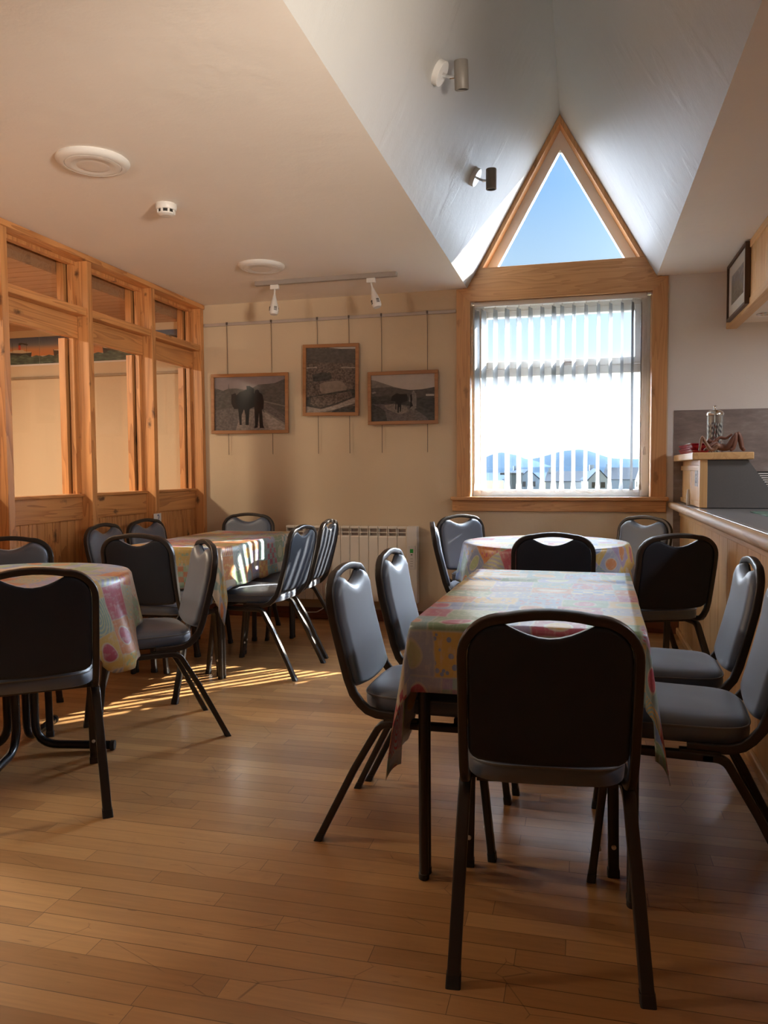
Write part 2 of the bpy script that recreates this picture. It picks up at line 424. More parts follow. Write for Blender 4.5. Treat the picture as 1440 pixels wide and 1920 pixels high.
M['picture_glass'] = glass_mat('picture_glazing', (0.97, 0.97, 0.97), 0.15, 0.16)
M['jar_glass'] = glass_mat('jar_glass', (0.93, 0.95, 0.95), 1.6)

def slat_mat():
    t = NT('white_blind_fabric')
    a = t.bsdf((0.33, 0.34, 0.35), 0.7)
    tr = t.n('ShaderNodeBsdfTranslucent'); tr.inputs[0].default_value = (0.35, 0.36, 0.37, 1)
    mx = t.n('ShaderNodeMixShader'); mx.inputs[0].default_value = 0.12
    t.t.links.new(a, mx.inputs[1]); t.t.links.new(tr.outputs[0], mx.inputs[2])
    return t.done(mx.outputs[0])
M['slat'] = slat_mat()

def splash_mat():
    t = NT('mottled_splashback')
    n = t.noise(t.vmath('MULTIPLY', t.coord(), (7, 7, 22)), 1.0, 5, 0.65)[0]
    return t.done(t.bsdf(t.ramp(n, [(0.3, (0.17, 0.13, 0.12)), (0.55, (0.235, 0.19, 0.175)), (0.75, (0.31, 0.27, 0.25))]), 0.4))
M['splash'] = splash_mat()

def print_mat(name, col, amt=0.5, scale=(30, 30, 60), dark=0.4, thr=0.5):
    t = NT(name)
    n = t.noise(t.vmath('MULTIPLY', t.coord(), scale), 1.0, 5, 0.7)[0]
    k = t.math('MULTIPLY_ADD', t.step(n, thr - 0.18, thr + 0.18), amt * (1 - dark) + amt * dark, 1 - amt * 0.6)
    return t.done(t.bsdf(t.mix(1.0, col, t.comb(k, k, k), 'MULTIPLY'), 0.55, 0, 0.3))
P = {}
P['sky'] = print_mat('print_pale_sky', (0.510, 0.459, 0.425), 0.15, (4, 4, 4))
P['sky2'] = print_mat('print_dusky_sky', (0.264, 0.212, 0.212), 0.2, (4, 4, 4))
P['hill'] = print_mat('print_hill', (0.102, 0.092, 0.085), 0.5)
P['hill2'] = print_mat('print_far_hill', (0.221, 0.196, 0.178), 0.4)
P['field'] = print_mat('print_field', (0.065, 0.061, 0.058), 0.8)
P['road'] = print_mat('print_road', (0.255, 0.212, 0.187), 0.6, (60, 60, 60))
P['ground'] = print_mat('print_ground', (0.145, 0.124, 0.119), 0.6, (50, 50, 80))
P['dark'] = print_mat('print_black', (0.010, 0.009, 0.010), 0.3)
P['dark2'] = print_mat('print_dark_brown', (0.020, 0.013, 0.012), 0.3)
P['pale'] = print_mat('print_pale_grey', (0.357, 0.306, 0.272), 0.5)
P['stone'] = print_mat('print_stones', (0.150, 0.119, 0.102), 1.1, (70, 70, 90))
P['stone2'] = print_mat('print_boulder', (0.255, 0.204, 0.170), 0.3, (20, 20, 20))
P['skirtgrey'] = print_mat('print_grey_dress', (0.221, 0.196, 0.187), 0.4)

# ------------------------------------------------------------------ mesh helpers
def obj(name, bm, mats, parent=None, smooth=None, kind=None, label=None):
    me = bpy.data.meshes.new(name)
    bmesh.ops.recalc_face_normals(bm, faces=bm.faces[:])
    bm.to_mesh(me); bm.free()
    if not isinstance(mats, (list, tuple)): mats = [mats]
    for m in mats: me.materials.append(m)
    if smooth is not None:
        me.polygons.foreach_set('use_smooth', [True] * len(me.polygons))
        me.set_sharp_from_angle(angle=rad(smooth))
    o = bpy.data.objects.new(name, me)
    COL.objects.link(o)
    if parent: o.parent = parent
    if kind: o['kind'] = kind
    if label: o['label'] = label
    return o
def tag(o, label, cat, group=None, kind=None):
    o['label'] = label; o['category'] = cat
    if group: o['group'] = group
    if kind: o['kind'] = kind
    return o
def thing(name, label, cat, loc=(0, 0, 0), rz=0.0, group=None):
    o = bpy.data.objects.new(name, None)
    o.empty_display_size = 0.1
    COL.objects.link(o)
    o.location = loc; o.rotation_euler = (0, 0, rz)
    return tag(o, label, cat, group)
def root(name):
    o = bpy.data.objects.new(name, None)
    COL.objects.link(o)
    o['kind'] = 'structure'
    return o
def dup(src, loc, rz, label, group=None):
    r = src.copy(); COL.objects.link(r)
    r.location = loc; r.rotation_euler = (0, 0, rz); r['label'] = label
    if group: r['group'] = group
    for ch in list(src.children):
        c = ch.copy(); COL.objects.link(c); c.parent = r
        for g in list(ch.children):
            d = g.copy(); COL.objects.link(d); d.parent = c
    return r
def B(): return bmesh.new()
def box(bm, x0, x1, y0, y1, z0, z1, bev=0.0, mi=0, mat=None):
    vs = [bm.verts.new(p) for p in ((x0, y0, z0), (x1, y0, z0), (x1, y1, z0), (x0, y1, z0), (x0, y0, z1), (x1, y0, z1), (x1, y1, z1), (x0, y1, z1))]
    fs = []
    for q in ((0, 3, 2, 1), (4, 5, 6, 7), (0, 1, 5, 4), (1, 2, 6, 5), (2, 3, 7, 6), (3, 0, 4, 7)):
        f = bm.faces.new([vs[i] for i in q]); f.material_index = mi; fs.append(f)
    if bev > 0:
        es = list({e for f in fs for e in f.edges})
        r = bmesh.ops.bevel(bm, geom=es, offset=bev, segments=2, affect='EDGES', profile=0.5)
        for f in r['faces']: f.material_index = mi
        vs = list({v for f in bm.faces for v in f.verts if False}) or vs
    return vs
def bxo(name, dims, m, parent=None, bev=0.003, **kw):
    bm = B(); box(bm, *dims, bev=bev)
    return obj(name, bm, m, parent, **kw)
def rrect(w, d, r=None, seg=3):
    r = min(w, d) * 0.2 if r is None else r
    out = []
    for cx, cy, a0 in ((w / 2 - r, d / 2 - r, 0), (-w / 2 + r, d / 2 - r, 90), (-w / 2 + r, -d / 2 + r, 180), (w / 2 - r, -d / 2 + r, 270)):
        for i in range(seg + 1):
            a = rad(a0 + 90 * i / seg)
            out.append((cx + r * math.cos(a), cy + r * math.sin(a)))
    return out
def circ(r, n=12): return [(r * math.cos(2 * PI * i / n), r * math.sin(2 * PI * i / n)) for i in range(n)]
def sweep(bm, pts, prof, n0, mi=0, closed=False, scale=None):
    """profile (s, n) carried along pts by parallel transport; n0 = first normal"""
    pts = [Vector(p) for p in pts]
    N = len(pts)
    rings = []
    n = Vector(n0).normalized()
    for i, p in enumerate(pts):
        if closed: t = pts[(i + 1) % N] - pts[i - 1]
        else: t = pts[min(i + 1, N - 1)] - pts[max(i - 1, 0)]
        t.normalize()
        n = (n - t * n.dot(t)).normalized()
        s = n.cross(t)
        k = scale[i] if scale else 1.0
        # keep the width through a bend
        rings.append([bm.verts.new(p + s * a * k + n * b * k) for a, b in prof])
    m = len(prof)
    L = N if closed else N - 1
    for i in range(L):
        a, b = rings[i], rings[(i + 1) % N]
        for j in range(m):
            f = bm.faces.new((a[j], a[(j + 1) % m], b[(j + 1) % m], b[j])); f.material_index = mi
    if not closed:
        for r in (rings[0][::-1], rings[-1]):
            f = bm.faces.new(r); f.material_index = mi
    return rings
def fillet(pts, radii, seg=6):
    """polyline with rounded corners"""
    pts = [Vector(p) for p in pts]
    out = [pts[0]]
    for i in range(1, len(pts) - 1):
        a, p, b = pts[i - 1], pts[i], pts[i + 1]
        r = radii[i - 1] if isinstance(radii, (list, tuple)) else radii
        d1, d2 = (a - p).normalized(), (b - p).normalized()
        ang = d1.angle(d2)
        k = min(r / math.tan(ang / 2), (a - p).length * 0.49, (b - p).length * 0.49)
        p1, p2 = p + d1 * k, p + d2 * k
        for j in range(seg + 1):
            t = j / seg
            out.append((p1 * (1 - t) + p * t) * (1 - t) + (p * (1 - t) + p2 * t) * t)
    out.append(pts[-1])
    return out
def lathe(bm, prof, n=24, cx=0, cy=0, mi=0, M4=None):
    rings = []
    for r, z in prof:
        ring = []
        for i in range(n):
            a = 2 * PI * i / n
            v = Vector((cx + r * math.cos(a), cy + r * math.sin(a), z))
            ring.append(bm.verts.new(M4 @ v if M4 else v))
        rings.append(ring)
    for a, b in zip(rings, rings[1:]):
        for i in range(n):
            f = bm.faces.new((a[i], a[(i + 1) % n], b[(i + 1) % n], b[i])); f.material_index = mi
    for ring in (rings[0][::-1], rings[-1]):
        f = bm.faces.new(ring); f.material_index = mi
def prism(bm, poly, d, mi=0):
    """extrude a 3D polygon by vector d"""
    a = [bm.verts.new(p) for p in poly]
    b = [bm.verts.new(Vector(p) + Vector(d)) for p in poly]
    f = bm.faces.new(a); f.material_index = mi
    f = bm.faces.new(b[::-1]); f.material_index = mi
    n = len(a)
    for i in range(n):
        f = bm.faces.new((a[i], b[i], b[(i + 1) % n], a[(i + 1) % n])); f.material_index = mi
def flat(bm, pts, mi=0):
    f = bm.faces.new([bm.verts.new(p) for p in pts]); f.material_index = mi
    return f
def text_bm(s, size, M4, depth=0.0008):
    cu = bpy.data.curves.new('text', 'FONT'); cu.body = s; cu.size = size; cu.align_x = 'CENTER'; cu.align_y = 'CENTER'; cu.extrude = depth
    o = bpy.data.objects.new('text', cu); COL.objects.link(o)
    dg = bpy.context.evaluated_depsgraph_get()
    me = bpy.data.meshes.new_from_object(o.evaluated_get(dg))
    bm = B(); bm.from_mesh(me); bm.transform(M4)
    bpy.data.objects.remove(o); bpy.data.curves.remove(cu); bpy.data.meshes.remove(me)
    return bm

# ------------------------------------------------------------------ room shell
XL, XR, YB, YF, ZC = -2.97, 3.0, 5.82, -3.4, 2.50
VX0, VX1, VXR, VZR = -0.836, 0.489, -0.176, 3.68      # dormer vault: edges, ridge
bm = B(); box(bm, -5.8, XR + 0.2, YF - 0.2, 6.12, -0.12, 0.0)
obj('floor', bm, M['floor'], kind='structure')
# back wall pieces around the window openings (thickness 0.3)
bm = B()
WX0, WX1, WZ0, WZ1 = -0.832, 0.478, 0.966, 2.42
box(bm, XL - 0.08, WX0, YB, 6.12, 0, ZC + 0.0)
box(bm, WX1, 0.57, YB, 6.12, 0, ZC)
box(bm, WX0, WX1, YB, 6.12, 0, WZ0)
box(bm, WX0, WX1, YB + 0.03, 6.12, WZ1, ZC + 0.14)
obj('wall_back', bm, M['cream'], kind='structure')
bm = B(); box(bm, 0.57, XR + 0.2, YB, 6.12, 0, ZC); obj('wall_back_right', bm, paint('grey_white_right_wall', (0.72, 0.70, 0.685), 0.6), kind='structure')  # same wall plane, greyer and paler than the cream left of it
bm = B(); box(bm, -5.8, XL - 0.08, YB, 6.12, 0, 2.40); obj('wall_side_room_back', bm, M['cream'], kind='structure')
bm = B(); box(bm, -5.95, -5.8, YF, 6.12, 0, 2.40); obj('wall_side_room_left', bm, M['cream'], kind='structure')
bm = B(); box(bm, XR, XR + 0.2, YF, YB, 0, ZC); obj('wall_right', bm, M['cream'], kind='structure')
bm = B(); box(bm, -5.95, XR + 0.2, YF - 0.2, YF, 0, ZC); obj('wall_front', bm, M['cream'], kind='structure')
# ceiling: flat slabs either side of the vault
bm = B(); box(bm, XL - 0.13, VX0, YF - 0.2, YB, ZC, ZC + 0.05); box(bm, VX0, VX1, YF - 0.2, 0.6, ZC, ZC + 0.05)
obj('ceiling', bm, M['ceiling'], kind='structure')
bm = B(); box(bm, VX1, XR + 0.2, YF - 0.2, YB, ZC, ZC + 0.05); obj('ceiling_right', bm, M['ceiling'], kind='structure')
Y0V = 0.6
bm = B()
for xa, sgn in ((VX0, -1), (VX1, 1)):
    nrm = Vector((sgn * 1.18, 0, 0.67)).normalized() * 0.06
    prism(bm, [(xa, Y0V, ZC), (VXR, Y0V, VZR), (VXR, 6.0, VZR), (xa, 6.0, ZC)], nrm)
prism(bm, [(VX0, Y0V, ZC), (VX1, Y0V, ZC), (VXR, Y0V, VZR)], (0, -0.05, 0))
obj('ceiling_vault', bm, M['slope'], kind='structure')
# roof above, keeps the daylight out of the ceiling void
bm = B()
prism(bm, [(VXR - 1.1, Y0V - 0.06, 2.0 + 0.56), (VXR - 1.1, 6.3, 2.56), (VXR, 6.3, 4.0), (VXR, Y0V - 0.06, 4.0)], (0, 0, 0.06))
prism(bm, [(VXR + 1.1, Y0V - 0.06, 2.0 + 0.56), (VXR + 1.1, 6.3, 2.56), (VXR, 6.3, 4.0), (VXR, Y0V - 0.06, 4.0)], (0, 0, 0.06))
obj('ceiling_roof', bm, plain('slate', (0.08, 0.085, 0.09), 0.6), kind='structure')
# pine-boarded ceiling of the side room
bm = B()
yb = YF
while yb < YB - 0.001:
    y2 = min(yb + 0.098, YB)
    box(bm, -5.8, XL - 0.19, yb + 0.002, y2 - 0.004, 2.385, 2.40); yb += 0.098
box(bm, -5.95, XL - 0.19, YF, YB, 2.398, 2.45); box(bm, XL - 0.21, XL - 0.185, YF, YB, 2.39, 2.52); box(bm, XL - 0.19, XL - 0.11, YF, YB, 2.47, 2.52)
obj('ceiling_side_room', bm, wood('pale_pine_boards', 0, (0.40, 0.215, 0.105), (0.30, 0.14, 0.065), knot=0.4), kind='structure')
# skirting
bm = B(); box(bm, XL + 0.0, 0.655, YB - 0.018, YB, 0, 0.09, 0.004); obj('baseboard_back', bm, M['skirt'], kind='structure')

# ------------------------------------------------------------------ glazed pine partition on the left
wl = root('wall_left')
posts = [(3.55 - 0.742 * k, 3.60 - 0.742 * k) for k in range(9, 0, -1)] + [(3.55, 3.60), (4.292, 4.342), (5.034, 5.084), (5.77, 5.819)]
for a, b in posts:
    bm = B(); box(bm, -3.075, XL, a, b, 0, 2.47, 0.003); obj('post', bm, M['pine_z'], wl)
bxo('head_beam', (-3.085, XL + 0.012, YF, YB - 0.001, 2.466, ZC), M['pine_y'], wl)
bm = B()
bays = list(zip(posts, posts[1:]))
for (a0, a1), (b0, b1) in bays:
    y0, y1 = a1, b0
    shown = y1 > 2.5
    if not shown and y1 < -2: pass
    bxo('transom_rail', (-3.07, XL - 0.008, y0, y1, 2.130, 2.178), M['pine_y'], wl, 0.004)
    bxo('upper_board', (-3.085, -3.045, y0, y1, 1.995, 2.130), M['pine_y'], wl, 0.004)
    bxo('ledge', (-3.085, -3.025, y0, y1, 1.013, 1.032), M['pine_y'], wl, 0.006)
    bxo('lower_board', (-3.085, -3.045, y0, y1, 0.87, 1.013), M['pine_y'], wl, 0.003)
    g = B(); n = max(1, round((y1 - y0) / 0.069)); wdt = (y1 - y0) / n
    for i in range(n): box(g, -3.085, -3.055, y0 + i * wdt + 0.0015, y0 + (i + 1) * wdt - 0.0015, 0.0, 0.87, 0.004)
    obj('wainscot', g, M['pine_z'], wl)
    for z0, z1, nm in ((1.032, 1.995, 'glazing_bead'), (2.178, 2.466, 'glazing_bead')):
        g = B()
        box(g, -3.09, -3.06, y0, y0 + 0.03, z0, z1); box(g, -3.09, -3.06, y1 - 0.03, y1, z0, z1)
        box(g, -3.15, -3.105, y0, y0 + 0.05, z0, z1); box(g, -3.15, -3.105, y1 - 0.05, y1, z0, z1)
        if z0 > 2: box(g, -3.09, -3.05, y0, y1, z1 - 0.022, z1)
        obj('glazing_bead', g, M['pine_z'], wl)
        g = B(); box(g, -3.105, -3.089, y0, y0 + 0.006, z0, z1); box(g, -3.105, -3.089, y1 - 0.012, y1, z0, z1)
        obj('gasket', g, M['dark'], wl)
        g = B(); box(g, -3.101, -3.096, y0, y1, z0, z1); obj('pane', g, M['glass'], wl)
# side room: picture rail and ship frieze, seen through the panes
bm = B(); box(bm, -5.8, XL - 0.16, YB - 0.02, YB, 1.968, 1.988, 0.003); obj('trim_1', bm, plain('grey_brown_rail', (0.30, 0.22, 0.14), 0.5), kind='structure')
def frieze_sky():
    t = NT('frieze_sunset_print')
    z = t.sep(t.coord())[2]
    return t.done(t.bsdf(t.ramp(t.step(z, 2.15, 2.31), [(0, (0.56, 0.20, 0.055)), (0.45, (0.50, 0.26, 0.12)), (0.75, (0.16, 0.17, 0.20)), (1, (0.06, 0.09, 0.17))]), 0.5))
def frieze_sea():
    t = NT('frieze_sea_print')
    n = t.noise(t.vmath('MULTIPLY', t.coord(), (18, 1, 60)), 1, 4, 0.6)[0]
    return t.done(t.bsdf(t.ramp(n, [(0.3, (0.018, 0.030, 0.028)), (0.55, (0.06, 0.10, 0.075)), (0.72, (0.16, 0.20, 0.14))]), 0.5))
FZ = [frieze_sky(), frieze_sea(), plain('frieze_hull_print', (0.018, 0.016, 0.016), 0.5), plain('frieze_cream_print', (0.55, 0.46, 0.33), 0.5), plain('frieze_red_print', (0.45, 0.03, 0.02), 0.5), M['paper']]
for k in range(4):
    x0 = -4.96 + 0.475 * k - 0.02
    bm = B(); y = YB - 0.004
    box(bm, x0, x0 + 0.472, y, YB - 0.001, 2.085, 2.325, 0, 5)
    def pp(pts, mi, dy): flat(bm, [(x0 + a, y - dy, b) for a, b in pts], mi)
    pp([(0, 2.165), (0.472, 2.165), (0.472, 2.325), (0, 2.325)], 0, 0.0004)
    pp([(0, 2.098), (0.472, 2.098)] + [(0.472 - i * 0.0315, 2.165 + 0.007 * math.sin(i * 1.7) + (0.012 if 3 < i < 10 else 0)) for i in range(16)], 1, 0.0012)
    pp([(0.142, 2.15), (0.39, 2.16), (0.397, 2.200), (0.30, 2.197), (0.135, 2.212)], 2, 0.0008)
    pp([(0.14, 2.205), (0.30, 2.193), (0.395, 2.196), (0.39, 2.204), (0.33, 2.208), (0.31, 2.222), (0.215, 2.222), (0.2, 2.214), (0.145, 2.213)], 3, 0.0009)
    pp([(0.265, 2.222), (0.287, 2.222), (0.287, 2.262), (0.265, 2.262)], 4, 0.0010)
    pp([(0.265, 2.262), (0.287, 2.262), (0.30, 2.270), (0.33, 2.262), (0.36, 2.258), (0.36, 2.268), (0.33, 2.276), (0.29, 2.284), (0.268, 2.28)], 2, 0.0010)
    for xm in (0.205, 0.345): pp([(xm, 2.2), (xm + 0.003, 2.2), (xm + 0.003, 2.285), (xm, 2.285)], 2, 0.0011)
    pos = ['nearest the camera end', 'second along', 'third along', 'last before the back corner'][k]
    tag(obj('ship_poster', bm, FZ), 'steamship poster strip behind the glass partition, %s' % pos, 'poster', 'ship frieze in the side room')

# ------------------------------------------------------------------ window 1 (rectangular)
w1 = root('window_1')
FX0, FX1 = -0.914, 0.560
def part(name, dims, m, parent, bev=0.004, **kw): return bxo(name, dims, m, parent, bev, **kw)
def poly_y(name, pts, y0, y1, m, parent):
    g = B(); prism(g, [(a, y0, b) for a, b in pts], (0, y1 - y0, 0)); return obj(name, g, m, parent)
poly_y('side_casing', [(FX0, 0.966), (FX0 + 0.1, 0.966), (FX0 + 0.1, 2.40), (FX0, 2.492)], YB - 0.022, YB + 0.002, M['fir_z'], w1)
poly_y('side_casing', [(FX1, 0.966), (FX1 - 0.1, 0.966), (FX1 - 0.1, 2.40), (FX1, 2.492)], YB - 0.022, YB + 0.002, M['fir_z'], w1)
poly_y('head_casing', [(FX0, 2.493), (FX0 + 0.1, 2.401), (FX1 - 0.1, 2.401), (FX1, 2.493)], YB - 0.022, YB + 0.028, M['fir_x'], w1)
part('sill', (FX0 - 0.045, FX1 + 0.02, YB - 0.05, 5.955, 0.938, 0.966), M['fir_x'], w1, 0.008)
part('apron', (FX0 - 0.035, FX1 + 0.005, YB - 0.022, YB, 0.858, 0.938), M['fir_x'], w1)
g = B(); box(g, -0.831, -0.813, YB - 0.0, 5.95, 0.966, 2.41); obj('jamb_lining', g, M['fir_z'], w1)
g = B(); box(g, 0.459, 0.477, YB, 5.95, 0.966, 2.41); obj('jamb_lining', g, M['fir_z'], w1)
g = B(); box(g, -0.813, 0.459, YB + 0.028, 5.95, 2.402, 2.42); obj('head_lining', g, M['reveal'], w1)
ox0, ox1, oz0, oz1 = -0.813, 0.459, 0.955, 2.40
g = B()
for d in ((ox0, -0.752, oz0, oz1), (0.395, ox1, oz0, oz1)): box(g, d[0], d[1], 5.945, 6.015, d[2], d[3], 0.004)
for z0, z1 in ((oz0, 1.015), (1.858, 1.918), (2.342, oz1)): box(g, -0.752, 0.395, 5.945, 6.015, z0, z1, 0.004)
obj('window_frame', g, M['upvc'], w1)
g = B()
for d in ((-0.752, -0.706, 1.918, 2.342), (0.35, 0.395, 1.918, 2.342)): box(g, d[0], d[1], 5.935, 5.99, d[2], d[3], 0.006)
for z0, z1 in ((1.918, 1.972), (2.296, 2.342)): box(g, -0.706, 0.35, 5.935, 5.99, z0, z1, 0.006)
obj('opening_sash', g, M['upvc'], w1)
g = B(); box(g, -0.706, 0.35, 5.965, 5.975, 1.972, 2.296); obj('pane', g, M['glass'], w1)
g = B(); box(g, -0.752, 0.395, 5.975, 5.985, 1.015, 1.858); obj('pane', g, M['glass'], w1)
g = B(); box(g, -0.155, -0.055, 5.915, 5.930, 1.940, 1.954, 0.004); box(g, -0.165, -0.135, 5.928, 5.936, 1.930, 1.962, 0.003)
obj('window_handle', g, M['grey_metal'], w1)
# ------------------------------------------------------------------ window 2 (triangle in the vault end)
w2 = root('window_2')
part('lower_board', (VX0 - 0.03, VX1 + 0.03, YB - 0.012, YB + 0.03, 2.494, 2.572), M['fir_x'], w2, 0.003)
part('sill_board', (VX0 + 0.03, VX1 - 0.03, YB + 0.002, 5.955, 2.572, 2.643), M['fir_x'], w2, 0.003)
sl = (VZR - ZC) / (VXR - VX0)
def vx(z, side):  # x of the slope surface at height z
    return VX0 + (z - ZC) / sl if side < 0 else VX1 - (z - ZC) / ((VZR - ZC) / (VX1 - VXR))
def tri(z0, off):
    # triangle inset by off (perpendicular) from the slopes above z0
    k1 = off * math.hypot(1, sl) / sl; sr = (VZR - ZC) / (VX1 - VXR); k2 = off * math.hypot(1, sr) / sr
    a = (vx(z0, -1) + k1, z0); b = (vx(z0, 1) - k2, z0)
    # apex of the inset slopes
    ax, az = a; bx_, bz = b
    x = (bx_ * sr + ax * sl) / (sl + sr); z = z0 + (x - ax) * sl
    return a, b, (x, z)
def tri_strip(name, z0, o0, o1, y0, y1, m, base=True, z1=None):
    A, Bq, Cq = tri(z0, o0); a, b, c = tri(z1 if z1 else z0, o1)
    g = B()
    prism(g, [(A[0], y0, A[1]), (a[0], y0, a[1]), (c[0], y0, c[1]), (Cq[0], y0, Cq[1])], (0, y1 - y0, 0))
    prism(g, [(Bq[0], y0, Bq[1]), (Cq[0], y0, Cq[1]), (c[0], y0, c[1]), (b[0], y0, b[1])], (0, y1 - y0, 0))
    if base: prism(g, [(A[0], y0, A[1]), (Bq[0], y0, Bq[1]), (b[0], y0, b[1]), (a[0], y0, a[1])], (0, y1 - y0, 0))
    return obj(name, g, m, w2)
tri_strip('timber_trim', 2.643, 0.002, 0.030, YB - 0.004, 5.945, M['fir_z'], False)
tri_strip('window_frame', 2.640, 0.026, 0.098, 5.945, 6.01, M['upvc'], True, 2.664)
a, b, c = tri(2.664, 0.098)
g = B(); prism(g, [(a[0], 5.975, a[1]), (b[0], 5.975, b[1]), (c[0], 5.975, c[1])], (0, 0.008, 0)); obj('pane', g, M['tinted_glass'], w2)
# outer gable cheeks so that no light leaks around the triangle
g = B()
prism(g, [(VX0 - 0.35, 6.0, ZC - 0.02), (VX0 - 0.0, 6.0, ZC - 0.02), (VXR, 6.0, VZR), (VXR, 6.0, VZR + 0.45)], (0, 0.12, 0))
prism(g, [(VX1 + 0.35, 6.0, ZC - 0.02), (VXR, 6.0, VZR + 0.45), (VXR, 6.0, VZR), (VX1, 6.0, ZC - 0.02)], (0, 0.12, 0))
obj('wall_gable', g, M['cream'], kind='structure')

# ------------------------------------------------------------------ vertical blind
vb = thing('vertical_blind', 'white vertical slat blind hanging in the rectangular window', 'blind')
g = B(); box(g, -0.79, 0.428, 5.835, 5.885, 2.362, 2.398, 0.006); obj('headrail', g, M['white'], vb)
SX = [-0.77, -0.72, -0.634, -0.548, -0.463, -0.379, -0.294, -0.212, -0.154, -0.071, 0.014, 0.100, 0.183, 0.262, 0.333, 0.392]
SA = [17, 17, 16, 18, 17, 17, 16, 19, 17, 16, 17, 16, 17, 15, 14, 8]
def slat(x, ang, i):
    g = B(); N = 7; wd = 0.089
    c, s = math.cos(rad(ang)), math.sin(rad(ang))
    zs = [2.345, 2.30, 2.0, 1.6, 1.3, 1.075, 1.035, 1.012]
    rows = []
    for z in zs:
        ww = wd * (1.0 if z < 2.32 else 0.86)
        extra = 0.10 if z < 1.05 else 0.0
        row = []
        for k in range(N):
            t = (k / (N - 1) - 0.5) * ww
            bow = 0.004 * (1 - (2 * k / (N - 1) - 1) ** 2)
            a2 = rad(ang + 6 * extra * 10)
            row.append((x + t * math.sin(a2) - bow * math.cos(a2), 5.862 + t * math.cos(a2) + bow * math.sin(a2), z))
        rows.append(row)
    V = [[[g.verts.new((p[0] + d * c, p[1] - d * s, p[2])) for p in row] for row in rows] for d in (-0.0006, 0.0006)]
    for L in V:
        for r0, r1 in zip(L, L[1:]):
            for k in range(N - 1): g.faces.new((r0[k], r0[k + 1], r1[k + 1], r1[k]))
    for k in (0, N - 1):
        for i2 in range(len(zs) - 1): g.faces.new((V[0][i2][k], V[0][i2 + 1][k], V[1][i2 + 1][k], V[1][i2][k]))
    for i2 in (0, len(zs) - 1):
        for k in range(N - 1): g.faces.new((V[0][i2][k], V[0][i2][k + 1], V[1][i2][k + 1], V[1][i2][k]))
    o = obj('slat', g, M['slat'], vb, smooth=40)
    g = B(); box(g, x - 0.004, x + 0.004, 5.856, 5.868, 2.342, 2.366); obj('hook', g, M['white'], o)
for i, (x, a_) in enumerate(zip(SX, SA)): slat(x, a_, i)
for side in (-1, 1):
    g = B()
    pts = []
    for a0, b0 in zip(SX, SX[1:]):
        for t in (0, .25, .5, .75): pts.append((a0 + (b0 - a0) * t, 5.862 + side * 0.03, 1.02 - 0.03 * math.sin(PI * t)))
    pts.append((SX[-1], 5.862 + side * 0.03, 1.02))
    sweep(g, pts, circ(0.0016, 5), (0, 1, 0)); obj('bottom_chain', g, M['white'], vb)
g = B()
sweep(g, [(0.415, 5.85, 2.36), (0.412, 5.85, 1.8), (0.40, 5.85, 1.45), (0.405, 5.85, 1.36), (0.42, 5.85, 1.33), (0.428, 5.85, 1.38), (0.424, 5.85, 1.9), (0.424, 5.85, 2.36)], circ(0.0016, 5), (0, 1, 0))
obj('pull_cord', g, M['white'], vb)
g = B(); lathe(g, [(0.004, 1.26), (0.011, 1.265), (0.012, 1.285), (0.006, 1.318), (0.003, 1.322)], 10, 0.421, 5.85); obj('cord_weight', g, M['white'], vb)

# ------------------------------------------------------------------ outside: fields, sea, hills, houses
g = B(); box(g, -400, 400, 6.3, 420, -4.6, -4.2); obj('ground', g, plain('pale_grass', (0.07, 0.07, 0.048), 0.9, spec=0.0, var=0.3, scale=0.4), kind='structure')
g = B(); box(g, -3000, 3000, 420, 5200, -6.0, -4.3); obj('sea', g, plain('sea_water', (0.035, 0.05, 0.07), 0.9, spec=0.0, var=0.1, scale=0.02), kind='structure')
def hill(name, y, prof, depth, m, label):
    g = B(); rows = []
    K = 5
    for j in range(K + 1):
        t = j / K
        hgt = math.sin(PI * t)
        rows.append([g.verts.new((x * (1 + 0.1 * (t - .5)), y + depth * (t - 0.5), -6 + (z + 6) * hgt * (0.92 + 0.08 * math.sin(x * 0.02 + t * 5)))) for x, z in prof])
    for a, b in zip(rows, rows[1:]):
        for i in range(len(prof) - 1): g.faces.new((a[i], a[i + 1], b[i + 1], b[i]))
    for r in (rows[0], rows[-1]):
        pass
    tag(obj(name, g, m, smooth=60), label, 'hill')
hb = plain('hazy_blue_hill', (0.036, 0.056, 0.080), 0.95, spec=0.0, var=0.15, scale=0.01)  # distance haze is put into the blue of the hill colour
hb2 = plain('blue_shore', (0.022, 0.036, 0.054), 0.95, spec=0.0, var=0.15, scale=0.01)
def interp(pts, n=40):
    out = []
    for i in range(n + 1):
        x = pts[0][0] + (pts[-1][0] - pts[0][0]) * i / n
        for (xa, za), (xb, zb) in zip(pts, pts[1:]):
            if xa <= x <= xb + 1e-6:
                t = (x - xa) / (xb - xa); t = t * t * (3 - 2 * t); out.append((x, za + (zb - za) * t)); break
    return out
hill('hill', 3000, interp([(-900, 0), (-560, 12), (-400, 44), (-292, 74), (-238, 68), (-196, 50), (-120, 20), (-40, 0)]), 700, hb, 'smaller blue hill on the left of the view through the blind')
hill('hill', 3900, interp([(a * 1.19, b * 1.19) for a, b in [(-330, 0), (-215, 55), (-120, 80), (-84, 86), (12, 86), (69, 71), (125, 54), (200, 46), (500, 38), (900, 0)]]), 800, hb, 'broad blue hill in the middle of the view through the blind')
hill('hill', 2000, interp([(-700, 4), (-300, 7), (-150, 10), (0, 10), (100, 9), (180, 2), (400, 3)], 30), 300, hb2, 'low dark blue shore below the hills beyond the blind')
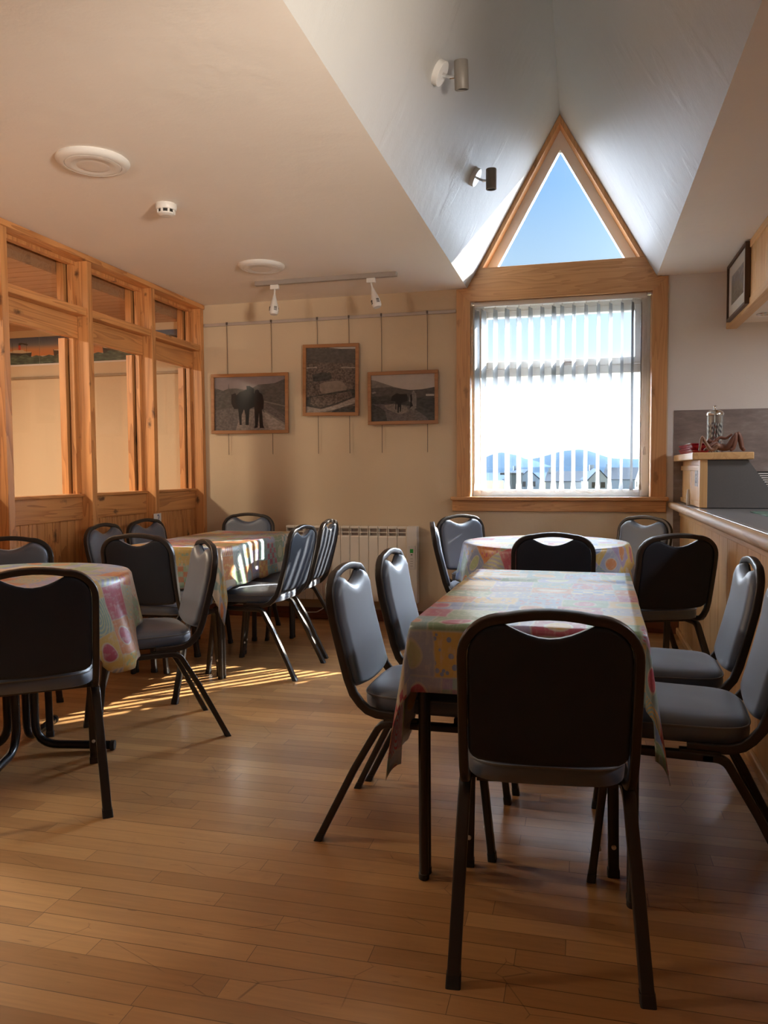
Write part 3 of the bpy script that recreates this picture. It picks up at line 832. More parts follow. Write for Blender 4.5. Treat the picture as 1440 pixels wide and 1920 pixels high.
def house(loc, rz, w_, d_, h_, roof, wall_m, roof_m, label, chim=True):
    t = thing('house', label, 'house', loc, rz, 'houses outside the window')
    g = B(); prism(g, [(-w_ / 2, -d_ / 2, 0), (w_ / 2, -d_ / 2, 0), (w_ / 2, -d_ / 2, h_), (0, -d_ / 2, h_ + roof), (-w_ / 2, -d_ / 2, h_)], (0, d_, 0)); obj('wall', g, wall_m, t)
    g = B(); 
    for s in (-1, 1): prism(g, [(s * (w_ / 2 + 0.3), -d_ / 2 - .2, h_ - 0.2), (0, -d_ / 2 - .2, h_ + roof + 0.05), (0, d_ / 2 + .2, h_ + roof + 0.05), (s * (w_ / 2 + .3), d_ / 2 + .2, h_ - 0.2)], (0, 0, 0.2))
    obj('roof', g, roof_m, t)
    if chim: g = B(); box(g, -0.5, 0.5, d_ / 2 - 1, d_ / 2 - 0.2, h_ + roof - 0.6, h_ + roof + 1.1); obj('chimney', g, wall_m, t)
    for s in (-1, 1): g = B(); box(g, s * w_ * 0.22 - 0.5, s * w_ * 0.22 + 0.5, -d_ / 2 - 0.05, -d_ / 2 + 0.05, h_ * 0.4, h_ * 0.4 + 1.3); obj('window', g, M['dark_glass'], t)
hw, hw2 = plain('pale_render', (0.42, 0.45, 0.48), 0.8, spec=0.0), plain('grey_render', (0.28, 0.33, 0.38), 0.8, spec=0.0)
hr, hr2 = plain('blue_slate_roof', (0.085, 0.105, 0.135), 0.8, spec=0.0), plain('brown_grey_roof', (0.12, 0.13, 0.145), 0.8, spec=0.0)
house((-15.5, 205, -4.2), 0.5, 6, 9, 3.0, 2.4, hw2, hr, 'slate roofed house beside the tall grey block outside the window')
house((-3.6, 200, -4.2), 1.4, 6, 10, 2.6, 2.2, hw, hr2, 'low broad house left of the middle outside the window')
house((2.6, 190, -4.2), 0.2, 4.6, 8, 3.0, 2.4, hw, hr, 'small pale gabled house right of the middle outside the window')
house((9.2, 200, -4.2), 1.2, 5.2, 8, 3.0, 2.6, hw2, hr2, 'grey gabled house on the right outside the window')
t = thing('block_house', 'tall flat topped grey block left of the houses outside the window', 'building', (-15.6, 188, -4.2), 0.1, 'houses outside the window')
g = B(); box(g, -2.2, 1.6, -3, 3, 0, 4.3); obj('wall', g, plain('grey_stone', (0.18, 0.21, 0.24), 0.8, spec=0.0), t)
g = B(); box(g, -3.6, 1.8, -3.2, 3.2, 4.3, 4.8); obj('roof', g, hr2, t)

# ------------------------------------------------------------------ chairs
TW, TD = 0.030, 0.022
def uz(z):   # fore-aft position of the back at height z
    tb = [(0.39, 0.185), (0.408, 0.168), (0.43, 0.138), (0.46, 0.118), (0.515, 0.097), (0.61, 0.072), (0.70, 0.050), (0.79, 0.036), (0.87, 0.028)]
    if z <= tb[0][0]: return tb[0][1]
    for (a, b), (c, d) in zip(tb, tb[1:]):
        if z <= c: return b + (d - b) * (z - a) / (c - a)
    return tb[-1][1]
def make_chair():
    t = thing('stacking_chair', '', 'chair')
    FM = M['frame_metal']
    HW = 0.193       # half distance of the back tubes
    # back frame: J under the seat, up, over the arched top and down again
    side = [(0.30, 0.409), (0.235, 0.408), (0.19, 0.411), (0.160, 0.421), (0.138, 0.440)]
    zs = [0.47, 0.515, 0.56, 0.61, 0.66, 0.70, 0.745]
    left = [(-HW, u, z) for u, z in side] + [(-HW, uz(z), z) for z in zs]
    arch = []
    for i in range(1, 10):
        a = rad(90 * i / 9)
        x = -HW + 0.095 * (1 - math.cos(a)); z = 0.745 + 0.088 * math.sin(a)
        arch.append((x, z))
    top = [(x, 0.833 + 0.011 * (1 - (x / 0.098) ** 2)) for x in (-0.066, -0.033, 0.0, 0.033, 0.066)]
    arch = arch + top + [(-x, z) for x, z in reversed(arch)]
    pts = left + [(x, uz(z), z) for x, z in arch] + [(-x, u, z) for x, u, z in reversed(left)]
    g = B()
    sweep(g, pts, rrect(0.022, 0.026), (0, 0, 1))
    obj('back_frame', g, FM, t, smooth=50)
    # padded back with the dipped top edge under the handle hole
    W, ZB, ZT = 0.181, 0.487, 0.822
    cols = [-1 + 0, -0.985, -0.95, -0.88, -0.78, -0.66, -0.54, -0.5, -0.44, -0.36, -0.26, -0.13]
    cols = cols + [0.0] + [-c for c in reversed(cols)]
    def top_z(x):
        ax = abs(x)
        z = ZT
        r = 0.078
        if ax > W - r: z = ZT - r + math.sqrt(max(0, r * r - (ax - (W - r)) ** 2))
        if ax < 0.100: z = min(z, ZT - 0.034 * (math.cos(ax / 0.100 * PI / 2)) ** 1.0)
        return z
    def bot_z(x):
        ax = abs(x); r = 0.03
        z = ZB - 0.012 * (1 - (ax / W) ** 2)
        if ax > W - r: z += r - math.sqrt(max(0, r * r - (ax - (W - r)) ** 2))
        return z
    rows = [0, 0.02, 0.05, 0.10, 0.2, 0.35, 0.5, 0.65, 0.8, 0.88, 0.93, 0.965, 0.985, 1.0]
    def grid(gm, fn):
        V = []
        for cx in cols:
            x = cx * W; zb, zt = bot_z(x), top_z(x)
            V.append([gm.verts.new(fn(x, zb + (zt - zb) * r, zb, zt)) for r in rows])
        for a, b in zip(V, V[1:]):
            for i in range(len(rows) - 1): gm.faces.new((a[i], a[i + 1], b[i + 1], b[i]))
        return V
    def dome(x, z, zb, zt):
        d = min(W - abs(x), (z - zb) * 0.95, (zt - z))
        k = min(1, max(0, d / 0.024))
        return math.sqrt(max(0, 1 - (1 - k) ** 2))
    g = B()
    V1 = grid(g, lambda x, z, zb, zt: (x, uz(z) + 0.004 + 0.024 * dome(x, z, zb, zt) + 0.006 * (1 - (x / W) ** 2), z))
    V0 = grid(g, lambda x, z, zb, zt: (x, uz(z) - 0.003, z))
    def rim(gm, A, Bv):
        loop = [(i, 0) for i in range(len(cols))] + [(len(cols) - 1, j) for j in range(1, len(rows))] + [(i, len(rows) - 1) for i in range(len(cols) - 2, -1, -1)] + [(0, j) for j in range(len(rows) - 2, 0, -1)]
        for (a, b), (c, d) in zip(loop, loop[1:] + loop[:1]):
            try: gm.faces.new((A[a][b], A[c][d], Bv[c][d], Bv[a][b]))
            except ValueError: pass
    rim(g, V1, V0)
    obj('backrest', g, M['vinyl'], t, smooth=50)
    g = B()
    V1 = grid(g, lambda x, z, zb, zt: (x, uz(z) - 0.0032, z))
    V0 = grid(g, lambda x, z, zb, zt: (x * 0.99, uz(z) - 0.006 - 0.007 * dome(x, z, zb, zt) ** 0.6, z + (0.003 if z - zb < 0.005 else 0)))
    rim(g, V1, V0)
    obj('back_panel', g, M['backcloth'], t, smooth=50)
    # seat cushion
    def outline(s, inset=0.0, n=48):
        out = []
        for i in range(n):
            a = 2 * PI * i / n
            ca, sa = math.cos(a), math.sin(a)
            e = 0.42
            x = abs(ca) ** e * (1 if ca >= 0 else -1); y = abs(sa) ** e * (1 if sa >= 0 else -1)
            hw = 0.188 + 0.012 * (y * 0.5 + 0.5)
            out.append((x * (hw - inset) * s, 0.345 + y * (0.213 - inset) * s))
        return out
    g = B(); rings = []
    for z, s, ins in ((0.4195, 0.975, 0), (0.422, 1.0, 0), (0.445, 1.01, 0), (0.462, 1.0, 0), (0.472, 1, 0.006), (0.481, 1, 0.018), (0.488, 1, 0.040), (0.493, 1, 0.075), (0.496, 1, 0.12), (0.4975, 1, 0.165)):
        rings.append([g.verts.new((x, y, z + (0.0 if ins < 0.03 else 0.004 * (y - 0.345) / 0.2))) for x, y in outline(s, ins)])
    for a, b in zip(rings, rings[1:]):
        for i in range(48): g.faces.new((a[i], a[(i + 1) % 48], b[(i + 1) % 48], b[i]))
    g.faces.new(rings[0][::-1]); g.faces.new(rings[-1])
    seat = obj('seat', g, M['vinyl'], t, smooth=60)
    g = B(); sweep(g, [(x, y, 0.463) for x, y in outline(1.006)], circ(0.0028, 6), (0, 0, 1), closed=True)
    obj('piping', g, M['piping'], seat, smooth=60)
    # leg tubes; the level run under the seat belongs to the seat frame
    g = B()
    for s in (-1, 1):
        sweep(g, [(s * 0.196, 0.235, 0.385), (s * 0.196, 0.36, 0.386), (s * 0.196, 0.46, 0.387)], rrect(TW, TD), (0, 0, 1))
        box(g, s * 0.196 - 0.012, s * 0.196 + 0.012, 0.215, 0.32, 0.394, 0.404)
    for y in (0.25, 0.44): box(g, -0.185, 0.185, y - 0.012, y + 0.012, 0.388, 0.412, 0.003)
    box(g, -0.165, 0.165, 0.165, 0.525, 0.410, 0.4195)
    obj('seat_frame', g, FM, t, smooth=40)
    for s in (-1, 1):
        for kind in (0, 1):
            if kind == 0:
                P_ = fillet([(s * 0.196, 0.26, 0.385), (s * 0.196, 0.205, 0.385), (s * 0.202, 0.118, 0.235), (s * 0.211, 0.0, 0.0)], [0.075, 0.6], 8)
            else:
                P_ = fillet([(s * 0.196, 0.44, 0.387), (s * 0.196, 0.505, 0.387), (s * 0.206, 0.548, 0.0)], [0.055], 8)
            # trim the last point above the rubber foot
            d = (P_[-2] - P_[-1]).normalized(); end = P_[-1].copy()
            P_[-1] = end + d * 0.016 / max(0.3, d.z)
            g = B(); sweep(g, P_, rrect(TW, TD), (0, 0, 1))
            lg = obj('leg', g, FM, t, smooth=40)
            g = B(); q = P_[-1]
            sc = 1.12
            pr = [(a * sc, b * sc) for a, b in rrect(TW, TD)]
            low = end + Vector((0, 0, 0))
            r1 = [g.verts.new((q.x + a + d.x * 0.008, q.y + b + d.y * 0.008, q.z + 0.008)) for a, b in pr]
            r2 = [g.verts.new((low.x + a * 1.03, low.y + b * 1.03, 0.0)) for a, b in pr]
            m_ = len(pr)
            for i in range(m_): g.faces.new((r1[i], r1[(i + 1) % m_], r2[(i + 1) % m_], r2[i]))
            g.faces.new(r1); g.faces.new(r2[::-1])
            obj('rubber_foot', g, M['black'], lg)
            if kind == 1:
                g = B(); k = (s * 0.2035, 0.5375, 0.095)
                Mx = Matrix.Translation(k) @ Matrix.Rotation(rad(90), 4, 'X') @ Matrix.Translation((0, 0, 0.008))
                lathe(g, [(0.007, 0), (0.007, 0.006), (0.004, 0.008)], 10, M4=Mx)
                obj('stacking_stud', g, M['white'], lg)
    return t
proto = make_chair()
CH = [
    (-0.067, 1.707, 5.0, 'dark chair seen from behind at the near end of the front rectangular table', 0),
    (-0.800, 2.500, -91.0, 'nearer of the two chairs on the left side of the front table', 0),
    (-0.772, 2.995, -90.8, 'farther of the two chairs on the left side of the front table', 0),
    (0.590, 2.400, 86.0, 'nearer of the two chairs between the front table and the counter', 0),
    (0.600, 2.925, 88.5, 'farther of the two chairs between the front table and the counter', 0),
    (-0.138, 3.876, 4.0, 'dark chair seen from behind between the front table and the round window table', 1),
    (0.455, 3.915, 22.0, 'dark chair angled with its back to the counter at the round window table', 1),
    (0.420, 5.450, 141.5, 'pale lit chair in the corner under the window beside the counter', 1),
    (-0.860, 5.460, -134.0, 'chair below the window left corner with a sunlit patch on its back', 1),
    (-0.905, 4.600, -78.0, 'chair seen edge on at the left of the round window table', 1),
    (-2.441, 5.480, 185.0, 'chair against the back wall at the far end of the long table', 2),
    (-2.880, 4.690, -95.0, 'chair against the pine partition nearer the back corner', 2),
    (-2.885, 4.215, -88.0, 'chair against the pine partition nearer the camera, beside the left post', 2),
    (-1.534, 4.254, 87.0, 'nearer of two striped sunlit chairs on the right of the long table', 2),
    (-1.551, 4.791, 92.0, 'farther of two striped sunlit chairs, in front of the radiator', 2),
    (-2.193, 3.490, 1.5, 'grey backed chair at the near end of the long table', 2),
    (-1.650, 3.283, 130.5, 'chair turned towards the left round table in front of the sunlit floor', 3),
    (-2.747, 3.280, -147.0, 'chair on the far side of the left round table by the partition', 3),
    (-1.715, 2.145, 38.5, 'large dark chair cut by the left edge of the frame', 3),
]
GR = ['chairs at the front rectangular table', 'chairs at the round window table', 'chairs at the long table by the partition', 'chairs at the left round table']
for i, (x, y, a, lab, gi) in enumerate(CH):
    if i == 0:
        proto.location = (x, y, 0); proto.rotation_euler = (0, 0, rad(a)); proto['label'] = lab; proto['group'] = GR[gi]
    else: dup(proto, (x, y, 0), rad(a), lab, GR[gi])

# ------------------------------------------------------------------ tables and cloths
def rect_table(name, label, cx, cy, rz, hx, hy):
    t = thing(name, label, 'table', (cx, cy, 0), rz, 'rectangular tables')
    g = B(); box(g, -hx, hx, -hy, hy, 0.715, 0.738, 0.004); obj('tabletop', g, M['oak_y'], t)
    g = B()
    for s in (-1, 1):
        box(g, s * (hx - 0.04) - 0.01, s * (hx - 0.04) + 0.01, -hy + 0.05, hy - 0.05, 0.675, 0.715); box(g, -hx + 0.05, hx - 0.05, s * (hy - 0.04) - 0.01, s * (hy - 0.04) + 0.01, 0.675, 0.715)
    obj('frame', g, M['frame_metal'], t)
    for sx_ in (-1, 1):
        for sy_ in (-1, 1):
            g = B(); x = sx_ * (hx - 0.022); y = sy_ * (hy - 0.03)
            lathe(g, [(0.014, 0.014), (0.014, 0.715)], 14, x, y); lathe(g, [(0.014, 0.014), (0.014, 0.715)], 14, x + 0.0, y - sy_ * 0.034)
            lg = obj('leg', g, M['frame_metal'], t, smooth=40)
            g = B()
            for yy in (y, y - sy_ * 0.034): lathe(g, [(0.0135, 0.0), (0.0155, 0.003), (0.0155, 0.018), (0.0145, 0.019)], 12, x, yy)
            obj('rubber_foot', g, M['black'], lg, smooth=40)
    return t
def rect_cloth(cx, cy, rz, hx, hy, drops, m, label, ridges=(), seed=1, flare=0.05):
    """drops: functions giving the hang on -x, +x, -y, +y at a position along that side"""
    rnd = random.Random(seed)
    ph = [rnd.uniform(0, 6.28) for _ in range(8)]
    NI, NO = 26, 12
    def axis(h, n): return [-h + 2 * h * i / n for i in range(n + 1)]
    # parameter list: negative side steps, inside, positive side steps ; outside values are fractions 0..1
    us = [('n', 1 - i / NO) for i in range(NO)] + [('i', v) for v in axis(hx, NI)] + [('p', (i + 1) / NO) for i in range(NO)]
    vs = [('n', 1 - i / NO) for i in range(NO)] + [('i', v) for v in axis(hy, NI * 2)] + [('p', (i + 1) / NO) for i in range(NO)]
    g = B(); uvl = g.loops.layers.uv.new('UVMap')
    V = []; UV = {}
    ZT = 0.7415
    for ku, fu in us:
        row = []
        for kv, fv in vs:
            bx = fu if ku == 'i' else (-hx if ku == 'n' else hx)
            by = fv if kv == 'i' else (-hy if kv == 'n' else hy)
            a = 0 if ku == 'i' else fu * drops[0 if ku == 'n' else 1](by)
            b = 0 if kv == 'i' else fv * drops[2 if kv == 'n' else 3](bx)
            sx_ = -1 if ku == 'n' else 1; sy_ = -1 if kv == 'n' else 1
            if a == 0 and b == 0:
                z = ZT + 0.0006 * math.sin(bx * 9 + by * 23 + ph[0])
                for yr, hgt in ridges: z += hgt * math.exp(-((by - yr - 0.012 * math.sin(bx * 5)) / 0.012) ** 2)
                p = (bx, by, z)
            elif b == 0 or a == 0:
                q = a or b; along = by if b == 0 else bx
                out = 0.006 * min(1, q / 0.012) + q * 0.055 + (q ** 1.2) * 0.10 * math.sin(along * 11 + ph[1 + (ku == 'n') + 2 * (b == 0)])
                out = max(out, 0.004)
                z = ZT - max(0, q - 0.004)
                p = (bx + sx_ * out, by, z) if b == 0 else (bx, by + sy_ * out, z)
            else:
                rho = math.hypot(a, b); fi = math.atan2(b, a)
                # one soft cone of cloth stands out of the corner and drops to a point
                k = math.sin(2 * fi)
                o = flare * 0.8 * min(1, rho / 0.012) * 0.15 + rho * (0.055 + 0.36 * flare / 0.05 * 0.5 * k)
                dirx, diry = math.cos(fi) ** 1.0, math.sin(fi) ** 1.0
                z = ZT - rho * math.sqrt(max(0.2, 1 - (0.2 * k) ** 2))
                p = (bx + sx_ * o * dirx, by + sy_ * o * diry, z)
            v = g.verts.new(p); row.append(v)
            UV[v] = (bx + sx_ * a, by + sy_ * b)
        V.append(row)
    for a, b in zip(V, V[1:]):
        for i in range(len(vs) - 1):
            f = g.faces.new((a[i], b[i], b[i + 1], a[i + 1]))
            for l in f.loops: l[uvl].uv = UV[l.vert]
    o = obj('tablecloth', g, m, smooth=180)
    o.location = (cx, cy, 0); o.rotation_euler = (0, 0, rz)
    md = o.modifiers.new('thickness', 'SOLIDIFY'); md.thickness = 0.0014; md.offset = 1
    return tag(o, label, 'tablecloth', 'patterned tablecloths')
def hang(free, rests):
    """cloth length at a place: shortened where it lies on a chair seat"""
    def fn(s):
        d = free
        for c, hw_, r in rests:
            k = abs(s - c)
            e = max(0, min(1, (k - hw_) / 0.07)); e = e * e * (3 - 2 * e)
            d = min(d, r + (free - r) * e)
        return d
    return fn
RS = 0.232
# front table
T1 = (-0.138, 2.690, rad(-1.2))
rect_table('rectangular_table', 'rectangular table nearest the camera under a fruit patterned cloth', T1[0], T1[1], T1[2], 0.305, 0.595)
rect_cloth(*T1, 0.308, 0.600, (hang(0.40, [(-0.17, 0.17, RS), (0.30, 0.18, RS)]), hang(0.33, [(-0.29, 0.17, RS), (0.235, 0.18, RS)]), hang(0.195, []), hang(0.2, [])),
           CLOTH[0], 'creased fruit patchwork cloth on the front rectangular table', ridges=((0.31, 0.006), (0.06, 0.002), (0.47, 0.003), (-0.28, 0.002)), seed=4, flare=0.036)
# long table by the partition
T2 = (-2.240, 4.545, 0.0)
rect_table('rectangular_table', 'rectangular table beside the pine partition with sunlit cloth', T2[0], T2[1], T2[2], 0.298, 0.598)
rect_cloth(*T2, 0.301, 0.602, (hang(0.30, [(-0.32, 0.18, RS), (0.14, 0.18, RS)]), hang(0.245, [(-0.29, 0.18, RS), (0.25, 0.18, RS)]), hang(0.34, [(0.047, 0.18, RS)]), hang(0.3, [(-0.2, 0.18, RS)])),
           CLOTH[1], 'fruit patchwork cloth with bright sun stripes on the table by the partition', ridges=((-0.2, 0.002), (0.25, 0.002)), seed=9, flare=0.05)
# round tables on a four-foot pedestal
def round_table(label, cx, cy, rz, R):
    t = thing('round_table', label, 'table', (cx, cy, 0), rz, 'round tables')
    g = B(); lathe(g, [(R - 0.012, 0.714), (R - 0.002, 0.717), (R, 0.728), (R - 0.004, 0.738)], 64); obj('tabletop', g, M['oak_y'], t, smooth=40)
    for k in range(4):
        a = rad(18 + 90 * k); c, s = math.cos(a), math.sin(a)
        P_ = fillet([(0.055 * c, 0.055 * s, 0.69), (0.055 * c, 0.055 * s, 0.034), (0.37 * c, 0.37 * s, 0.020)], [0.10], 10)
        g = B(); sweep(g, P_, circ(0.0175, 14), (-s, c, 0)); lg = obj('leg', g, M['pedestal'], t, smooth=60)
        g = B(); sweep(g, [(0.362 * c, 0.362 * s, 0.0205), (0.375 * c, 0.375 * s, 0.0203), (0.379 * c, 0.379 * s, 0.0203)], circ(0.0203, 14), (-s, c, 0)); obj('end_cap', g, M['black'], lg, smooth=40)
    g = B(); box(g, -0.24, 0.24, -0.02, 0.02, 0.69, 0.714); box(g, -0.02, 0.02, -0.24, 0.24, 0.69, 0.714); obj('top_bracket', g, M['pedestal'], t)
    return t
def round_cloth(cx, cy, R, m, label, rests, free, nf, amp, seed, lobe=None):
    rnd = random.Random(seed); p0, p1 = rnd.uniform(0, 6), rnd.uniform(0, 6)
    g = B(); uvl = g.loops.layers.uv.new('UVMap'); UV = {}
    NA = 192
    def angd(a, b):
        d = (a - b + PI) % (2 * PI) - PI
        return abs(d)
    rings = []
    ZT = 0.7415
    rads = [0.02, 0.1, 0.2, 0.3, R * 0.85, R * 0.96, R + 0.002]
    for r in rads:
        ring = []
        for i in range(NA):
            a = 2 * PI * i / NA; v = g.verts.new((r * math.cos(a), r * math.sin(a), ZT)); UV[v] = (r * math.cos(a), r * math.sin(a)); ring.append(v)
        rings.append(ring)
    for k in range(1, 17):
        q = k / 16; ring = []
        for i in range(NA):
            a = 2 * PI * i / NA
            d = free
            for c, hwd, rv in rests:
                e = max(0, min(1, (angd(a, rad(c)) - rad(hwd)) / rad(16))); e = e * e * (3 - 2 * e)
                d = min(d, rv + (free - rv) * e)
            L = d * q
            fold = math.sin(nf * a + p0 + 0.7 * math.sin(2 * a + p1))
            out = 0.007 * min(1, L / 0.01) + L * 0.16 + amp * (L / 0.36) ** 1.15 * fold
            if lobe:
                e = math.exp(-(angd(a, rad(lobe[0])) / rad(lobe[1])) ** 2); out += lobe[2] * e * (L / free) ** 1.6
            out = max(0.004, out)
            rr_ = R + out
            # a hem that tucks under at the end of the long drops
            if lobe and q > 0.86 and d > free * 0.9: rr_ -= (q - 0.86) * 0.18
            v = g.verts.new((rr_ * math.cos(a), rr_ * math.sin(a), ZT - max(0, L - 0.004) * 0.985)); UV[v] = ((R + L) * math.cos(a), (R + L) * math.sin(a)); ring.append(v)
        rings.append(ring)
    for a, b in zip(rings, rings[1:]):
        for i in range(NA):
            f = g.faces.new((a[i], a[(i + 1) % NA], b[(i + 1) % NA], b[i]))
            for l in f.loops: l[uvl].uv = UV[l.vert]
    f = g.faces.new(rings[0])
    for l in f.loops: l[uvl].uv = UV[l.vert]
    o = obj('tablecloth', g, m, smooth=180); o.location = (cx, cy, 0)
    md = o.modifiers.new('thickness', 'SOLIDIFY'); md.thickness = 0.0014; md.offset = 1
    return tag(o, label, 'tablecloth', 'patterned tablecloths')
round_table('round table at the left edge of the frame on bent tube feet', -2.26, 2.735, 0, 0.435)
round_cloth(-2.26, 2.735, 0.44, CLOTH[2], 'orange checked fruit cloth hanging low on the left round table', [(42, 24, RS), (-48, 24, RS), (131, 24, RS)], 0.37, 11, 0.016, 3, (-2, 15, 0.03))
round_table('round table under the window on bent tube feet', -0.213, 4.625, rad(20), 0.462)
round_cloth(-0.213, 4.625, 0.466, CLOTH[3], 'fruit patterned cloth with a bright top on the round table under the window', [(-84, 24, RS), (-46, 20, RS), (52, 24, RS), (127, 24, RS), (180, 24, RS)], 0.34, 13, 0.018, 5)

# ------------------------------------------------------------------ radiator
rd = thing('radiator', 'cream electric panel radiator low on the back wall', 'radiator', (0, 0, 0))
g = B()
x0, x1 = -2.255, -1.285
nf = 13; wf = (x1 - x0) / nf
for i in range(nf):
    a, b = x0 + i * wf, x0 + (i + 1) * wf
    box(g, a + 0.001, b - 0.001, 5.735, 5.785, 0.165, 0.665, 0.006)
    box(g, a + 0.001, b - 0.001, 5.735, 5.785, 0.722, 0.742, 0.006)
    for zz in (0.664, 0.692): box(g, a + 0.001, b - 0.001, 5.740, 5.752, zz, zz + 0.006)
    for xx in (a + 0.004, b - 0.008): box(g, xx, xx + 0.005, 5.738, 5.78, 0.66, 0.73)
obj('fins', g, plain('cream_enamel', (0.76, 0.70, 0.62), 0.4, var=0.02), rd)
g = B(); box(g, x0 + 0.01, x1 - 0.005, 5.768, 5.80, 0.18, 0.735); obj('back_plate', g, M['grey_metal'], rd)
cb = bxo('control_box', (-1.285, -1.203, 5.725, 5.80, 0.160, 0.745), M['white'], rd, 0.006)
bxo('control_panel', (-1.272, -1.218, 5.720, 5.726, 0.42, 0.60), M['paper'], cb, 0.002)
bxo('green_label', (-1.258, -1.232, 5.7185, 5.7205, 0.545, 0.575), M['green_screen'], cb, 0.001)
g = B(); box(g, -1.252, -1.238, 5.7185, 5.7205, 0.528, 0.534)
for i in range(4): box(g, -1.255, -1.236, 5.719, 5.7205, 0.50 - i * 0.018, 0.502 - i * 0.018)
obj('buttons', g, M['black'], cb)
g = B(); 
for s in (0.25, 0.6): box(g, x0 + s * 1.3, x0 + s * 1.3 + 0.03, 5.79, 5.816, 0.2, 0.7)
obj('bracket', g, M['grey_metal'], rd)
g = B()
sweep(g, fillet([(-1.95, 5.775, 0.16), (-1.95, 5.775, 0.10), (-2.02, 5.775, 0.06), (-2.12, 5.775, 0.055), (-2.2, 5.785, 0.10), (-2.2, 5.79, 0.19)], 0.05, 5), circ(0.004, 8), (0, 1, 0))
obj('power_cable', g, M['white'], rd, smooth=60)

# ------------------------------------------------------------------ picture rail, rods and framed photographs
bm = B(); box(bm, XL + 0.01, FX0 - 0.004, YB - 0.016, YB, 2.326, 2.350, 0.003)
obj('trim_2', bm, plain('pale_grey_rail', (0.46, 0.40, 0.36), 0.4, 0.2), kind='structure')
def rod(x, z0, label):
    g = B(); sweep(g, [(x, YB - 0.019, 2.345), (x + 0.002, YB - 0.018, 2.25), (x + 0.001, YB - 0.018, (z0 + 2.2) / 2), (x, YB - 0.018, z0)], circ(0.0022, 6), (0, 1, 0))
    box(g, x - 0.006, x + 0.006, YB - 0.024, YB - 0.0155, 2.332, 2.352)
    tag(obj('hanging_rod', g, M['cord'], smooth=40), label, 'hanging rod', 'picture hanging rods')
for x, z0, l in ((-2.758, 1.30, 'left hanging rod behind the horse photograph'), (-2.38, 1.30, 'right hanging rod behind the horse photograph'),
               (-2.000, 1.30, 'left hanging rod behind the tall stone wall photograph'), (-1.745, 1.30, 'right hanging rod behind the tall stone wall photograph'),
               (-1.488, 1.30, 'left hanging rod behind the woman and donkey photograph'), (-1.135, 1.30, 'right hanging rod behind the woman and donkey photograph')): rod(x, z0, l)
def photo(label, x0, x1, z0, z1, tilt, scene, fw=0.026):
    cx, cz = (x0 + x1) / 2, (z0 + z1) / 2; W2, H2 = (x1 - x0) / 2, (z1 - z0) / 2
    t = thing('framed_photograph', label, 'picture', (cx, YB - 0.022, cz)); t.rotation_euler = (0, rad(tilt), 0)
    t['group'] = 'framed photographs on the picture rail'
    g = B(); y0, y1 = -0.022, 0.0
    for a, b, c, d in ((-W2, W2, H2 - fw, H2), (-W2, W2, -H2, -H2 + fw), (-W2, -W2 + fw, -H2 + fw, H2 - fw), (W2 - fw, W2, -H2 + fw, H2 - fw)): box(g, a, b, y0, y1, c, d, 0.002)
    obj('picture_frame', g, M['frame_wood'], t)
    g = B(); box(g, -W2 + 0.01, W2 - 0.01, -0.006, -0.001, -H2 + 0.01, H2 - 0.01, 0, 0)
    mats = [P['field']]; w_, h_ = 2 * (W2 - fw), 2 * (H2 - fw)
    for i, (mk, pts) in enumerate(scene):
        if P[mk] not in mats: mats.append(P[mk])
        flat(g, [(-w_ / 2 + a * w_, -0.0063 - 0.00016 * i, h_ / 2 - b * h_) for a, b in pts], mats.index(P[mk]))
    obj('photo_print', g, mats, t)
    g = B(); box(g, -W2 + fw - 0.003, W2 - fw + 0.003, -0.0145, -0.0125, -H2 + fw - 0.003, H2 - fw + 0.003); obj('glazing', g, M['picture_glass'], t)
full = [(0, 0), (1, 0), (1, 1), (0, 1)]
photo('framed photograph of a man standing with a dark horse, leftmost on the wall', -2.896, -2.238, 1.466, 1.940, 0.6, [
    ('ground', full), ('sky2', [(0, 0), (1, 0), (1, .3), (0, .3)]),
    ('hill', [(0, .2), (.06, .22), (.12, .25), (.2, .21), (.32, .21), (.42, .24), (.52, .22), (.62, .15), (.75, .14), (.85, .13), (.94, .08), (1, .05), (1, .75), (.68, .45), (.5, .5), (0, .62)]),
    ('road', [(.38, .62), (.52, .60), (.66, .62), (1, 1), (.30, 1)]), ('pale', [(.70, .68), (.74, .66), (1, .9), (1, 1), (.78, 1)]),
    ('dark2', [(.24, .32), (.30, .30), (.34, .42), (.33, .60), (.28, .60), (.24, .5)]),
    ('hill2', [(.70, .45), (1, .55), (1, .57), (.70, .475)]), ('hill2', [(.70, .62), (1, .88), (1, .92), (.70, .65)]),
    ('dark', [(.30, .36), (.36, .28), (.46, .24), (.455, .17), (.50, .17), (.56, .22), (.56, .30), (.58, .42), (.57, .56), (.50, .60), (.49, .72), (.485, .90), (.44, .90), (.44, .72), (.42, .60), (.385, .72), (.385, .90), (.355, .90), (.345, .70), (.33, .56), (.29, .46)]),
    ('dark2', [(.57, .28), (.585, .25), (.61, .24), (.63, .26), (.635, .29), (.68, .34), (.70, .46), (.695, .60), (.67, .62), (.69, .92), (.705, .96), (.64, .96), (.63, .68), (.61, .95), (.56, .96), (.575, .9), (.565, .58), (.56, .36)]),
    ('dark', [(.20, .21), (.202, .13), (.205, .13), (.206, .21)])])
